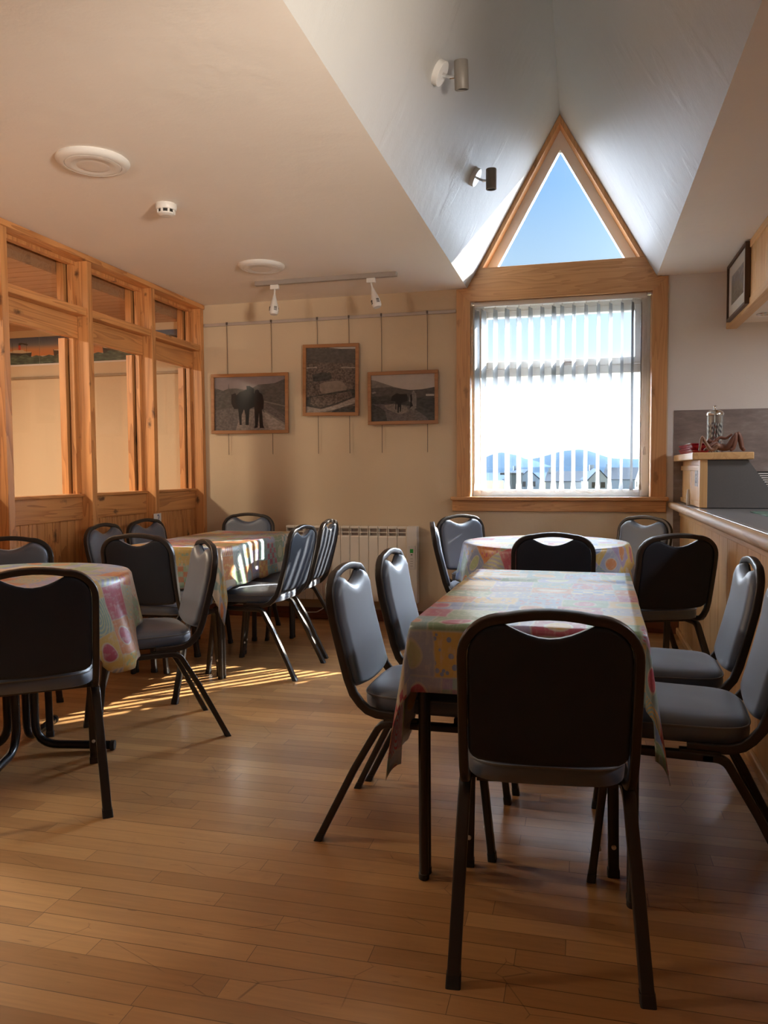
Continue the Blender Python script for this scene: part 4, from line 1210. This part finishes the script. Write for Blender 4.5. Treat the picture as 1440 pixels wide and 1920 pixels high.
photo('tall framed photograph of a boulder and stone walls, middle of the three', -2.115, -1.664, 1.590, 2.139, 0.9, [
    ('stone', full), ('hill', [(0, 0), (.4, .02), (.7, .03), (1, .05), (1, .25), (0, .22)]), ('sky', [(.45, 0), (1, 0), (1, .03), (.7, .025)]),
    ('pale', [(0, .295), (.22, .29), (.22, .31), (0, .315)]), ('pale', [(.70, .30), (1, .31), (1, .325), (.72, .32)]),
    ('field', [(.12, .42), (.3, .38), (.5, .39), (.52, .47), (.4, .51), (.14, .52)]),
    ('stone2', [(.27, .56), (.36, .53), (.62, .51), (.74, .53), (.83, .62), (.80, .66), (.66, .67), (.50, .70), (.33, .71), (.28, .66)]),
    ('field', [(.3, .72), (.62, .68), (.98, .64), (1, .76), (.6, .88), (.3, .94), (0, .90), (0, .76)]),
    ('stone', [(.1, .76), (.9, .68), (.94, .76), (.6, .86), (.3, .92), (.08, .88)]),
    ('pale', [(0, .90), (.3, .95), (.6, .89), (1, .77), (1, .86), (.6, .95), (.3, 1), (0, 1)]), ('field', [(.55, .97), (.8, .92), (1, .90), (1, 1), (.5, 1)])])
photo('framed photograph of a woman leading a donkey, nearest the window', -1.593, -1.050, 1.512, 1.912, 0.0, [
    ('field', full), ('sky', [(0, 0), (1, 0), (1, .32), (.6, .34), (0, .28)]), ('hill2', [(0, .1), (.06, .11), (.2, .18), (.36, .26), (.5, .31), (.6, .34), (0, .34)]),
    ('hill', [(0, .27), (.3, .26), (.5, .31), (.62, .34), (.8, .33), (1, .29), (1, .62), (0, .62)]), ('field', [(0, .46), (.3, .46), (1, .52), (1, .72), (.5, .66), (0, .62)]),
    ('pale', [(0, .37), (.06, .35), (.08, .38), (.02, .40)]), ('sky', [(.86, .435), (.99, .44), (.99, .48), (.86, .475)]),
    ('ground', [(0, .62), (.16, .63), (.36, .62), (.6, .68), (.85, .9), (.9, 1), (.25, 1), (.22, .78), (.12, .68)]), ('road', [(.2, .65), (.36, .63), (.55, .68), (.6, .8), (.45, .86), (.25, .74)]),
    ('dark', [(.33, .46), (.40, .40), (.46, .42), (.56, .42), (.58, .50), (.57, .57), (.50, .60), (.475, .62), (.47, .80), (.45, .80), (.45, .70), (.44, .70), (.435, .82), (.415, .82), (.415, .64), (.40, .60), (.395, .75), (.38, .75), (.385, .58), (.31, .56)]),
    ('skirtgrey', [(.63, .42), (.655, .38), (.66, .35), (.68, .35), (.69, .39), (.71, .43), (.715, .56), (.71, .74), (.68, .75), (.685, .80), (.65, .80), (.645, .75), (.61, .74), (.62, .60), (.59, .57)]),
    ('dark', [(.615, .46), (.64, .41), (.65, .54), (.64, .60), (.66, .68), (.63, .70), (.61, .74), (.62, .58)])])

# ------------------------------------------------------------------ ceiling things on the left
def round_light(x, y, label):
    t = thing('ceiling_light', label, 'ceiling light', (x, y, ZC), 0, 'round panel lights on the flat ceiling')
    g = B(); lathe(g, [(0.150, 0.0), (0.152, -0.006), (0.145, -0.017), (0.128, -0.024), (0.118, -0.024), (0.116, -0.019)], 64); obj('trim_ring', g, M['white'], t, smooth=40)
    g = B(); lathe(g, [(0.1165, -0.019), (0.114, -0.024), (0.093, -0.027), (0.090, -0.026)], 64); obj('inner_ring', g, M['white'], t, smooth=40)
    g = B(); lathe(g, [(0.0895, -0.0235), (0.086, -0.0258), (0.05, -0.0262), (0.01, -0.0262)], 64); obj('diffuser', g, M['diffuser'], t, smooth=60)
round_light(-2.045, 3.02, 'nearer and larger looking round white light on the flat ceiling')
round_light(-2.033, 4.805, 'farther round white light on the flat ceiling near the track')
t = thing('smoke_detector', 'small white smoke detector on the ceiling between the round lights', 'smoke detector', (-2.03, 3.60, ZC))
g = B(); lathe(g, [(0.050, 0), (0.052, -0.004), (0.052, -0.022), (0.047, -0.030)], 40); obj('base', g, M['white'], t, smooth=40)
g = B(); lathe(g, [(0.040, -0.030), (0.036, -0.046)], 40); obj('vents', g, M['dark'], t)
g = B(); lathe(g, [(0.041, -0.044), (0.041, -0.05), (0.028, -0.058), (0.02, -0.058)], 40)
for i in range(8):
    a = 2 * PI * i / 8; c, s = math.cos(a), math.sin(a)
    g2 = bmesh.ops.create_cube(g, size=1, matrix=Matrix.Translation((0.042 * c, 0.042 * s, -0.038)) @ Matrix.Rotation(a, 4, 'Z') @ Matrix.Diagonal((0.006, 0.010, 0.018, 1)))
obj('sensor_cap', g, M['white'], t, smooth=40)
t = thing('track_light_rail', 'grey light track on the ceiling before the photographs', 'track light', (0, 0, 0))
g = B(); box(g, -2.25, -1.225, 5.19, 5.225, ZC - 0.03, ZC, 0.002); obj('track', g, plain('grey_track', (0.36, 0.32, 0.29), 0.4, 0.3), t)
def track_spot(x, ry, label):
    t = thing('track_spotlight', label, 'spotlight', (x, 5.207, ZC - 0.03), 0, 'spotlights on the ceiling track')
    g = B(); box(g, -0.030, 0.030, -0.016, 0.016, -0.032, 0.0, 0.004); obj('adapter', g, M['white'], t)
    Mx = Matrix.Translation((0, 0, -0.03)) @ Matrix.Rotation(rad(ry), 4, 'Y') @ Matrix.Rotation(rad(-8), 4, 'X')
    g = B(); lathe(g, [(0.006, 0.0), (0.006, -0.045)], 12, M4=Mx); obj('stem', g, M['white'], t)
    g = B(); lathe(g, [(0.007, -0.038), (0.012, -0.055), (0.020, -0.085), (0.029, -0.125), (0.033, -0.150), (0.031, -0.170), (0.024, -0.182), (0.018, -0.182)], 24, M4=Mx); h = obj('lamp_head', g, M['white'], t, smooth=50)
    for k in range(4):
        a = rad(-90 + 90 * k + 40)
        g = B()
        for i in range(3):
            for j in range(3):
                da = (i - 1) * 0.22; zz = -0.135 - j * 0.010
                g2 = bmesh.ops.create_cube(g, size=1, matrix=Mx @ Matrix.Translation((0.0305 * math.cos(a + da), 0.0305 * math.sin(a + da), zz)) @ Matrix.Rotation(a + da, 4, 'Z') @ Matrix.Diagonal((0.006, 0.005, 0.006, 1)))
        obj('vent_holes', g, M['dark'], h)
track_spot(-2.105, 0, 'left white spotlight hanging straight down from the track')
track_spot(-1.405, -16, 'right white spotlight tilted on the track')
def slope_spot(y, x, tiltx, label):
    z = ZC + (x - VX0) * sl
    t = thing('wall_spotlight', label, 'spotlight', (x, y, z), 0, 'spotlights on the sloping ceiling')
    n = Vector((1.18, 0, -0.67)).normalized()
    q = n.to_track_quat('Z', 'Y').to_matrix().to_4x4()
    g = B(); lathe(g, [(0.052, 0.0), (0.052, 0.026), (0.050, 0.028), (0.02, 0.028)], 40, M4=q); obj('base', g, M['white'], t, smooth=40)
    g = B(); sweep(g, [n * 0.026, n * 0.065, n * 0.072 + Vector((0.012, 0, 0.004))], rrect(0.012, 0.012), (0, 1, 0)); obj('arm', g, M['chrome'], t)
    c = n * 0.075 + Vector((0.040, 0, 0.012))
    Mx = Matrix.Translation(c) @ Matrix.Rotation(rad(tiltx), 4, 'X')
    g = B(); lathe(g, [(0.028, 0.055), (0.0305, 0.052), (0.0305, -0.058), (0.029, -0.060), (0.026, -0.060), (0.026, -0.050), (0.02, -0.048)], 36, M4=Mx); hd = obj('lamp_head', g, M['spot_grey'], t, smooth=40)
    g = B(); lathe(g, [(0.0255, -0.0505), (0.024, -0.054), (0.012, -0.050), (0.008, -0.050)], 28, M4=Mx); obj('bulb', g, M['dark_glass'], hd, smooth=40)
slope_spot(3.43, -0.622, 14, 'nearer grey tube spotlight high on the sloping ceiling')
slope_spot(4.63, -0.630, 4, 'farther grey tube spotlight on the slope beside the triangle window')

# ------------------------------------------------------------------ table number card
t = thing('number_card', 'white card with a blue number 2 on the pine partition post', 'sign', (0, 0, 0))
bxo('card', (XL, XL + 0.003, 5.0, 5.098, 0.80, 0.868), M['paper'], t, 0.0)
Mx = Matrix.Translation((XL + 0.0035, 5.06, 0.834)) @ Matrix.Rotation(rad(90), 4, 'Z') @ Matrix.Rotation(rad(90), 4, 'X')
obj('numeral', text_bm('2', 0.066, Mx, 0.0005), M['ink_blue'], t)

# ------------------------------------------------------------------ counter on the right
ct = thing('serving_counter', 'long pale oak serving counter with a dark grey top along the right', 'counter', (0, 0, 0))
CY0, CY1 = 0.9, 5.818
g = B(); y = CY0
while y < CY1 - 0.02:
    y2 = min(y + 0.235, CY1); box(g, 0.660, 0.680, y + 0.001, y2 - 0.001, 0.0, 0.84, 0.003); y += 0.235
obj('front_panel', g, M['oak_z'], ct)
g = B(); box(g, 0.652, 0.672, CY0, CY1, 0.835, 0.885, 0.002); obj('top_rail', g, M['oak_y'], ct)
g = B(); box(g, 0.640, 0.661, CY0, CY1, 0.0, 0.045, 0.006); obj('plinth', g, M['oak_y'], ct)
g = B(); box(g, 0.63, 1.30, CY0, CY1, 0.885, 0.930, 0.002); obj('worktop', g, M['grey_laminate'], ct)
g = B(); sweep(g, [(0.605, CY0, 0.907), (0.605, (CY0 + CY1) / 2, 0.907), (0.605, CY1, 0.907)], rrect(0.046, 0.054, 0.018, 5), (1, 0, 0)); obj('edge_moulding', g, wood('worn_oak_edge', 1, (0.40, 0.235, 0.105), (0.27, 0.145, 0.06), knot=0.0, ring=0.9, rough=0.6, coat=0.0), ct, smooth=40)
g = B(); box(g, 0.622, 0.650, CY0, 4.84, 0.9285, 0.9335, 0.001); obj('metal_strip', g, M['brass_strip'], ct)
g = B(); box(g, 1.25, 1.30, CY0, CY1, 0, 0.885); box(g, 0.68, 1.25, CY0, CY0 + 0.02, 0, 0.885); obj('carcass', g, M['grey_panel'], ct)
# raised box at the wall end
t = thing('counter_cabinet', 'raised oak cabinet with a sloping grey end panel at the wall end of the counter', 'cabinet', (0, 0, 0))
BY0, BY1 = 4.853, 5.815
g = B()
box(g, 0.672, 0.690, BY0 + 0.05, BY1, 0.935, 1.213)
for y0, y1 in ((BY0, BY0 + 0.06), (5.26, 5.268)): pass
for k in range(2): box(g, 0.664, 0.674, BY0 + 0.055 + k * 0.42, BY0 + 0.055 + k * 0.42 + 0.412, 0.965, 1.150, 0.002)
obj('side_boards', g, M['oak_z'], t)
g = B(); box(g, 0.660, 0.675, BY0 + 0.04, BY1, 0.934, 0.966, 0.002); box(g, 0.660, 0.675, BY0 + 0.04, BY1, 1.150, 1.182, 0.002); obj('side_rail', g, M['oak_y'], t)
bxo('corner_post', (0.655, 0.697, BY0, BY0 + 0.045, 0.934, 1.213), M['oak_z'], t, 0.003)
g = B(); prism(g, [(0.697, BY0 + 0.012, 0.934), (1.10, BY0 + 0.012, 0.934), (0.907, BY0 + 0.012, 1.213), (0.697, BY0 + 0.012, 1.213)], (0, 0.02, 0)); obj('end_panel', g, M['grey_panel'], t)
bxo('shelf', (0.612, 0.942, BY0 - 0.012, BY1, 1.213, 1.255), M['oak_y'], t, 0.005)
g = B(); prism(g, [(1.10, BY0 + 0.032, 0.934), (1.11, BY0 + 0.032, 0.934), (0.917, BY0 + 0.032, 1.213), (0.907, BY0 + 0.032, 1.213)], (0, BY1 - BY0 - 0.04, 0)); obj('sloping_back', g, M['grey_panel'], t)
# splashback on the back wall, vent
bm = B(); box(bm, 0.612, XR, YB - 0.006, YB, 0.0, 1.568); obj('trim_3', bm, M['splash'], kind='structure')
t = thing('louvre_vent', 'white slatted vent low on the splashback behind the counter', 'vent', (0, 0, 0))
g = B()
for i in range(8): box(g, 1.14, 1.42, YB - 0.03, YB - 0.012, 1.02 + i * 0.0145, 1.028 + i * 0.0145, 0.001)
obj('louvres', g, M['white'], t)
g = B(); box(g, 1.13, 1.43, YB - 0.014, YB - 0.006, 1.01, 1.14); obj('backing', g, M['dark'], t)
# glass board on the counter
g = B(); box(g, 0.85, 1.20, 4.05, 4.45, 0.9305, 0.937, 0.001); tag(obj('glass_board', g, M['glass_green']), 'green glass board lying on the dark counter top', 'board')
# notice and white tube on the cabinet side
t = thing('paper_notice', 'small grey paper notice stuck on the oak cabinet side', 'notice', (0, 0, 0))
bxo('paper', (0.6625, 0.664, 4.99, 5.12, 1.055, 1.165), M['grey_paper'], t, 0.0)
g = B()
for s_, z_, sz in (('OUT', 1.122, 0.022), ('OF', 1.102, 0.022), ('ORDER', 1.082, 0.024)):
    Mx = Matrix.Translation((0.6622, 5.06, z_)) @ Matrix.Rotation(rad(-90), 4, 'Z') @ Matrix.Rotation(rad(90), 4, 'X')
    tb = text_bm(s_, sz, Mx, 0.0002); me = bpy.data.meshes.new('tmp'); tb.to_mesh(me); tb.free(); g.from_mesh(me); bpy.data.meshes.remove(me)
obj('lettering', g, M['ink_grey'], t)
g = B(); lathe(g, [(0.011, 0.9345), (0.012, 0.936), (0.012, 1.0), (0.009, 1.012), (0.008, 1.03), (0.004, 1.034)], 16, 0.636, 5.20)
tag(obj('white_tube', g, M['paper'], smooth=40), 'small white tube standing on the counter beside the oak cabinet', 'tube')
# trays
for i in range(4):
    g = B(); z = 1.2555 + i * 0.0135; dx = (0.004, -0.002, 0.006, 0.0)[i]; dy = (0, 0.012, -0.004, 0.006)[i]
    X0, X1, Y0, Y1 = 0.632 + dx, 0.735 + dx, 5.06 + dy, 5.70 + dy
    def loop(ins, zz): return [g.verts.new((X0 + (X1 - X0) / 2 + a, Y0 + (Y1 - Y0) / 2 + b, zz)) for a, b in rrect(X1 - X0 - 2 * ins, Y1 - Y0 - 2 * ins, 0.022, 5)]
    Ls = [loop(0.010, z), loop(0.001, z + 0.016), loop(-0.004, z + 0.017), loop(-0.004, z + 0.019), loop(0.003, z + 0.0185), loop(0.012, z + 0.003)]
    for a, b in zip(Ls, Ls[1:]):
        for k in range(len(a)): g.faces.new((a[k], a[(k + 1) % len(a)], b[(k + 1) % len(b)], b[k]))
    g.faces.new(Ls[0][::-1]); g.faces.new(Ls[-1])
    tag(obj('serving_tray', g, M['red_plastic'], smooth=40), 'red plastic tray on the cabinet shelf, ' + ['bottom of the stack', 'second from the bottom of the stack', 'second from the top of the stack', 'topmost of the stack'][i], 'tray', 'red trays on the cabinet shelf')
# straw jar
JX, JY = 0.800, 5.30
t = thing('straw_jar', 'tall glass straw jar with a chrome lid on the cabinet shelf', 'jar', (JX, JY, 1.2552))
g = B(); lathe(g, [(0.050, 0.0), (0.051, 0.004), (0.0505, 0.245), (0.046, 0.25), (0.046, 0.245), (0.0465, 0.008), (0.03, 0.006)], 36); obj('glass_body', g, M['jar_glass'], t, smooth=40)
g = B(); lathe(g, [(0.045, 0.238), (0.0535, 0.240), (0.0535, 0.252), (0.047, 0.262), (0.03, 0.272), (0.012, 0.276), (0.006, 0.280), (0.006, 0.288), (0.011, 0.293), (0.011, 0.298), (0.005, 0.301)], 36); obj('lid', g, M['chrome'], t, smooth=40)
g = B(); lathe(g, [(0.0025, 0.01), (0.0025, 0.245)], 8); obj('lift_rod', g, M['chrome'], t)
def straw_mat(name, colr):
    t = NT(name)
    x, y, z = t.sep(t.coord())
    a = t.math('ARCTAN2', y, x)
    ph = t.math('MULTIPLY', t.n('ShaderNodeObjectInfo').outputs['Random'], 6.28)
    s = t.math('SINE', t.math('ADD', t.math('ADD', t.math('MULTIPLY', z, 190.0), a), ph))
    return t.done(t.bsdf(t.mix(t.math('GREATER_THAN', s, 0.0), (0.62, 0.62, 0.62), colr), 0.5))
sm = [straw_mat('red_striped_paper', (0.22, 0.02, 0.03)), straw_mat('navy_striped_paper', (0.02, 0.03, 0.06)), straw_mat('grey_striped_paper', (0.10, 0.12, 0.14))]
n = 0
for rr0, cnt in ((0.012, 5), (0.026, 10), (0.036, 15)):
    for i in range(cnt):
        a = 2 * PI * i / cnt + rr0 * 40
        g = B(); lathe(g, [(0.0034, 0.0), (0.0034, 0.185)], 8)
        o = obj('paper_straw', g, sm[(n * 2 + n // 5) % 3], smooth=60)
        tl = 0.05 if rr0 > 0.02 else 0.0
        o.matrix_world = Matrix.Translation((JX + rr0 * math.cos(a) + tl * 0.09 * math.sin(a), JY + rr0 * math.sin(a) - tl * 0.09 * math.cos(a), 1.2645)) @ Matrix.Rotation(a, 4, 'Z') @ Matrix.Rotation(-tl * 1.9, 4, 'X')
        tag(o, ['red and white', 'navy and white', 'grey and white'][(n * 2 + n // 5) % 3] + ' striped paper straws standing inside the glass jar', 'straw', 'paper straws in the jar'); n += 1
# reclining figurine
def skin(name, verts, edges, radii, m, parent=None, sub=2):
    me = bpy.data.meshes.new(name); me.from_pydata(verts, edges, []); me.materials.append(m)
    o = bpy.data.objects.new(name, me); COL.objects.link(o)
    if parent: o.parent = parent
    md = o.modifiers.new('skin', 'SKIN'); md.use_smooth_shade = True
    for v, r in zip(me.skin_vertices[0].data, radii): v.radius = (r, r)
    me.skin_vertices[0].data[0].use_root = True
    sb = o.modifiers.new('smooth', 'SUBSURF'); sb.levels = sub; sb.render_levels = sub
    return o
fg = thing('reclining_figurine', 'brown clay figurine lying back with knees raised on the cabinet shelf', 'figurine', (0.685, 4.885, 1.255))
V = [(0.125, 0.02, 0.022), (0.10, 0.02, 0.026), (0.07, 0.018, 0.036), (0.045, 0.018, 0.050), (0.030, 0.018, 0.062), (0.012, 0.018, 0.074),   # pelvis..neck..head
     (0.130, 0.002, 0.030), (0.168, -0.004, 0.112), (0.152, -0.008, 0.022), (0.132, -0.014, 0.010),     # near leg
     (0.130, 0.036, 0.030), (0.186, 0.034, 0.116), (0.206, 0.030, 0.022), (0.214, 0.008, 0.010),       # far leg
     (0.052, 0.000, 0.056), (0.018, -0.014, 0.030), (0.006, -0.010, 0.082), (-0.006, -0.006, 0.010),                 # near arm propped
     (0.052, 0.040, 0.056), (0.085, 0.048, 0.088), (0.120, 0.044, 0.080), (0.155, 0.040, 0.108)]       # far arm to knee
E_ = [(0, 1), (1, 2), (2, 3), (3, 4), (4, 5), (0, 6), (6, 7), (7, 8), (8, 9), (0, 10), (10, 11), (11, 12), (12, 13), (3, 14), (14, 15), (15, 17), (3, 18), (18, 19), (19, 20), (20, 21)]
keep = [i for i in range(len(V)) if i != 16]
mp = {o_: i for i, o_ in enumerate(keep)}
R_ = {0: .021, 1: .019, 2: .018, 3: .021, 4: .009, 5: .018, 6: .017, 7: .014, 8: .011, 9: .008, 10: .017, 11: .014, 12: .011, 13: .008, 14: .010, 15: .008, 17: .006, 18: .010, 19: .008, 20: .007, 21: .006}
skin('body', [V[i] for i in keep], [(mp[a], mp[b]) for a, b in E_], [R_[i] * 1.25 for i in keep], M['terracotta'], fg)
t = tag(skin('propped_figurine', [(0.0, 0, 0.006), (0.006, 0, 0.05), (0.014, 0, 0.094), (0.034, 0.0, 0.055), (0.058, 0.0, 0.014), (0.078, 0.002, 0.016), (0.098, 0.0, 0.042), (0.115, 0.0, 0.030)],
     [(0, 1), (1, 2), (2, 3), (3, 4), (4, 5), (5, 6), (6, 7)], [0.007, 0.008, 0.010, 0.010, 0.014, 0.013, 0.016, 0.009], plain('pale_terracotta', (0.24, 0.115, 0.065), 0.5, var=0.2, scale=40)),
     'paler clay figurine with a bent knee lying before the straw jar', 'figurine')
t.location = (0.652, 4.862, 1.255)
# ------------------------------------------------------------------ overhead bulkhead on the right with its picture
bk = root('trim_4')
g = B(); y = 0.5
while y < YB - 0.01:
    y2 = min(y + 0.26, YB); box(g, 0.947, 0.967, y + 0.0015, y2 - 0.0015, 2.16, 2.46, 0.004); y += 0.26
obj('board_facing', g, M['oak_z'], bk)
bxo('lower_rail', (0.940, 1.01, 0.5, YB, 2.112, 2.165), M['oak_y'], bk, 0.004)
bxo('upper_rail', (0.940, 0.967, 0.5, YB, 2.455, ZC), M['oak_y'], bk, 0.003)
bxo('soffit', (1.0, XR, 0.5, YB, 2.15, 2.19), M['ceiling'], bk, 0.0)
t = thing('framed_landscape', 'brown framed landscape painting in a cream mount on the oak bulkhead', 'picture', (0, 0, 0))
PY0, PY1, PZ0, PZ1 = 5.05, 5.66, 2.130, 2.492
g = B(); f2 = 0.016
box(g, 0.915, 0.945, PY0, PY1, PZ1 - f2, PZ1, 0.001); box(g, 0.915, 0.945, PY0, PY1, PZ0, PZ0 + f2, 0.001)
box(g, 0.915, 0.945, PY0, PY0 + f2, PZ0 + f2, PZ1 - f2, 0.001); box(g, 0.915, 0.945, PY1 - f2, PY1, PZ0 + f2, PZ1 - f2, 0.001)
obj('picture_frame', g, M['walnut'], t)
bxo('mount', (0.928, 0.940, PY0 + f2, PY1 - f2, PZ0 + f2, PZ1 - f2), M['mat'], t, 0.0)
def landscape():
    t = NT('loose_watercolour')
    c = t.coord(); n = t.noise(t.vmath('MULTIPLY', c, (1, 7, 16)), 1, 5, 0.65, 1.2)[0]
    z = t.sep(c)[2]
    f = t.math('ADD', t.math('MULTIPLY', n, 0.8), t.math('MULTIPLY', t.math('SUBTRACT', z, 2.22), 1.6))
    return t.done(t.bsdf(t.ramp(f, [(0.2, (0.20, 0.17, 0.08)), (0.36, (0.10, 0.07, 0.05)), (0.5, (0.24, 0.20, 0.13)), (0.62, (0.20, 0.19, 0.20)), (0.8, (0.42, 0.40, 0.38))]), 0.5))
bxo('painting', (0.9265, 0.929, PY0 + 0.11, PY1 - 0.11, PZ0 + 0.09, PZ1 - 0.09), landscape(), t, 0.0)
g = B(); box(g, 0.9205, 0.9225, PY0 + f2, PY1 - f2, PZ0 + f2, PZ1 - f2); obj('glazing', g, M['picture_glass'], t)

t = thing('downlight', 'round chrome downlight in the white soffit under the oak bulkhead', 'ceiling light', (1.125, 5.52, 2.15))
g = B(); lathe(g, [(0.052, 0.0), (0.054, -0.003), (0.050, -0.007), (0.036, -0.006), (0.033, -0.002)], 32); obj('bezel', g, M['chrome'], t, smooth=40)
g = B(); lathe(g, [(0.033, -0.001), (0.02, -0.003), (0.004, -0.003)], 24); obj('lamp_glass', g, M['diffuser'], t, smooth=40)
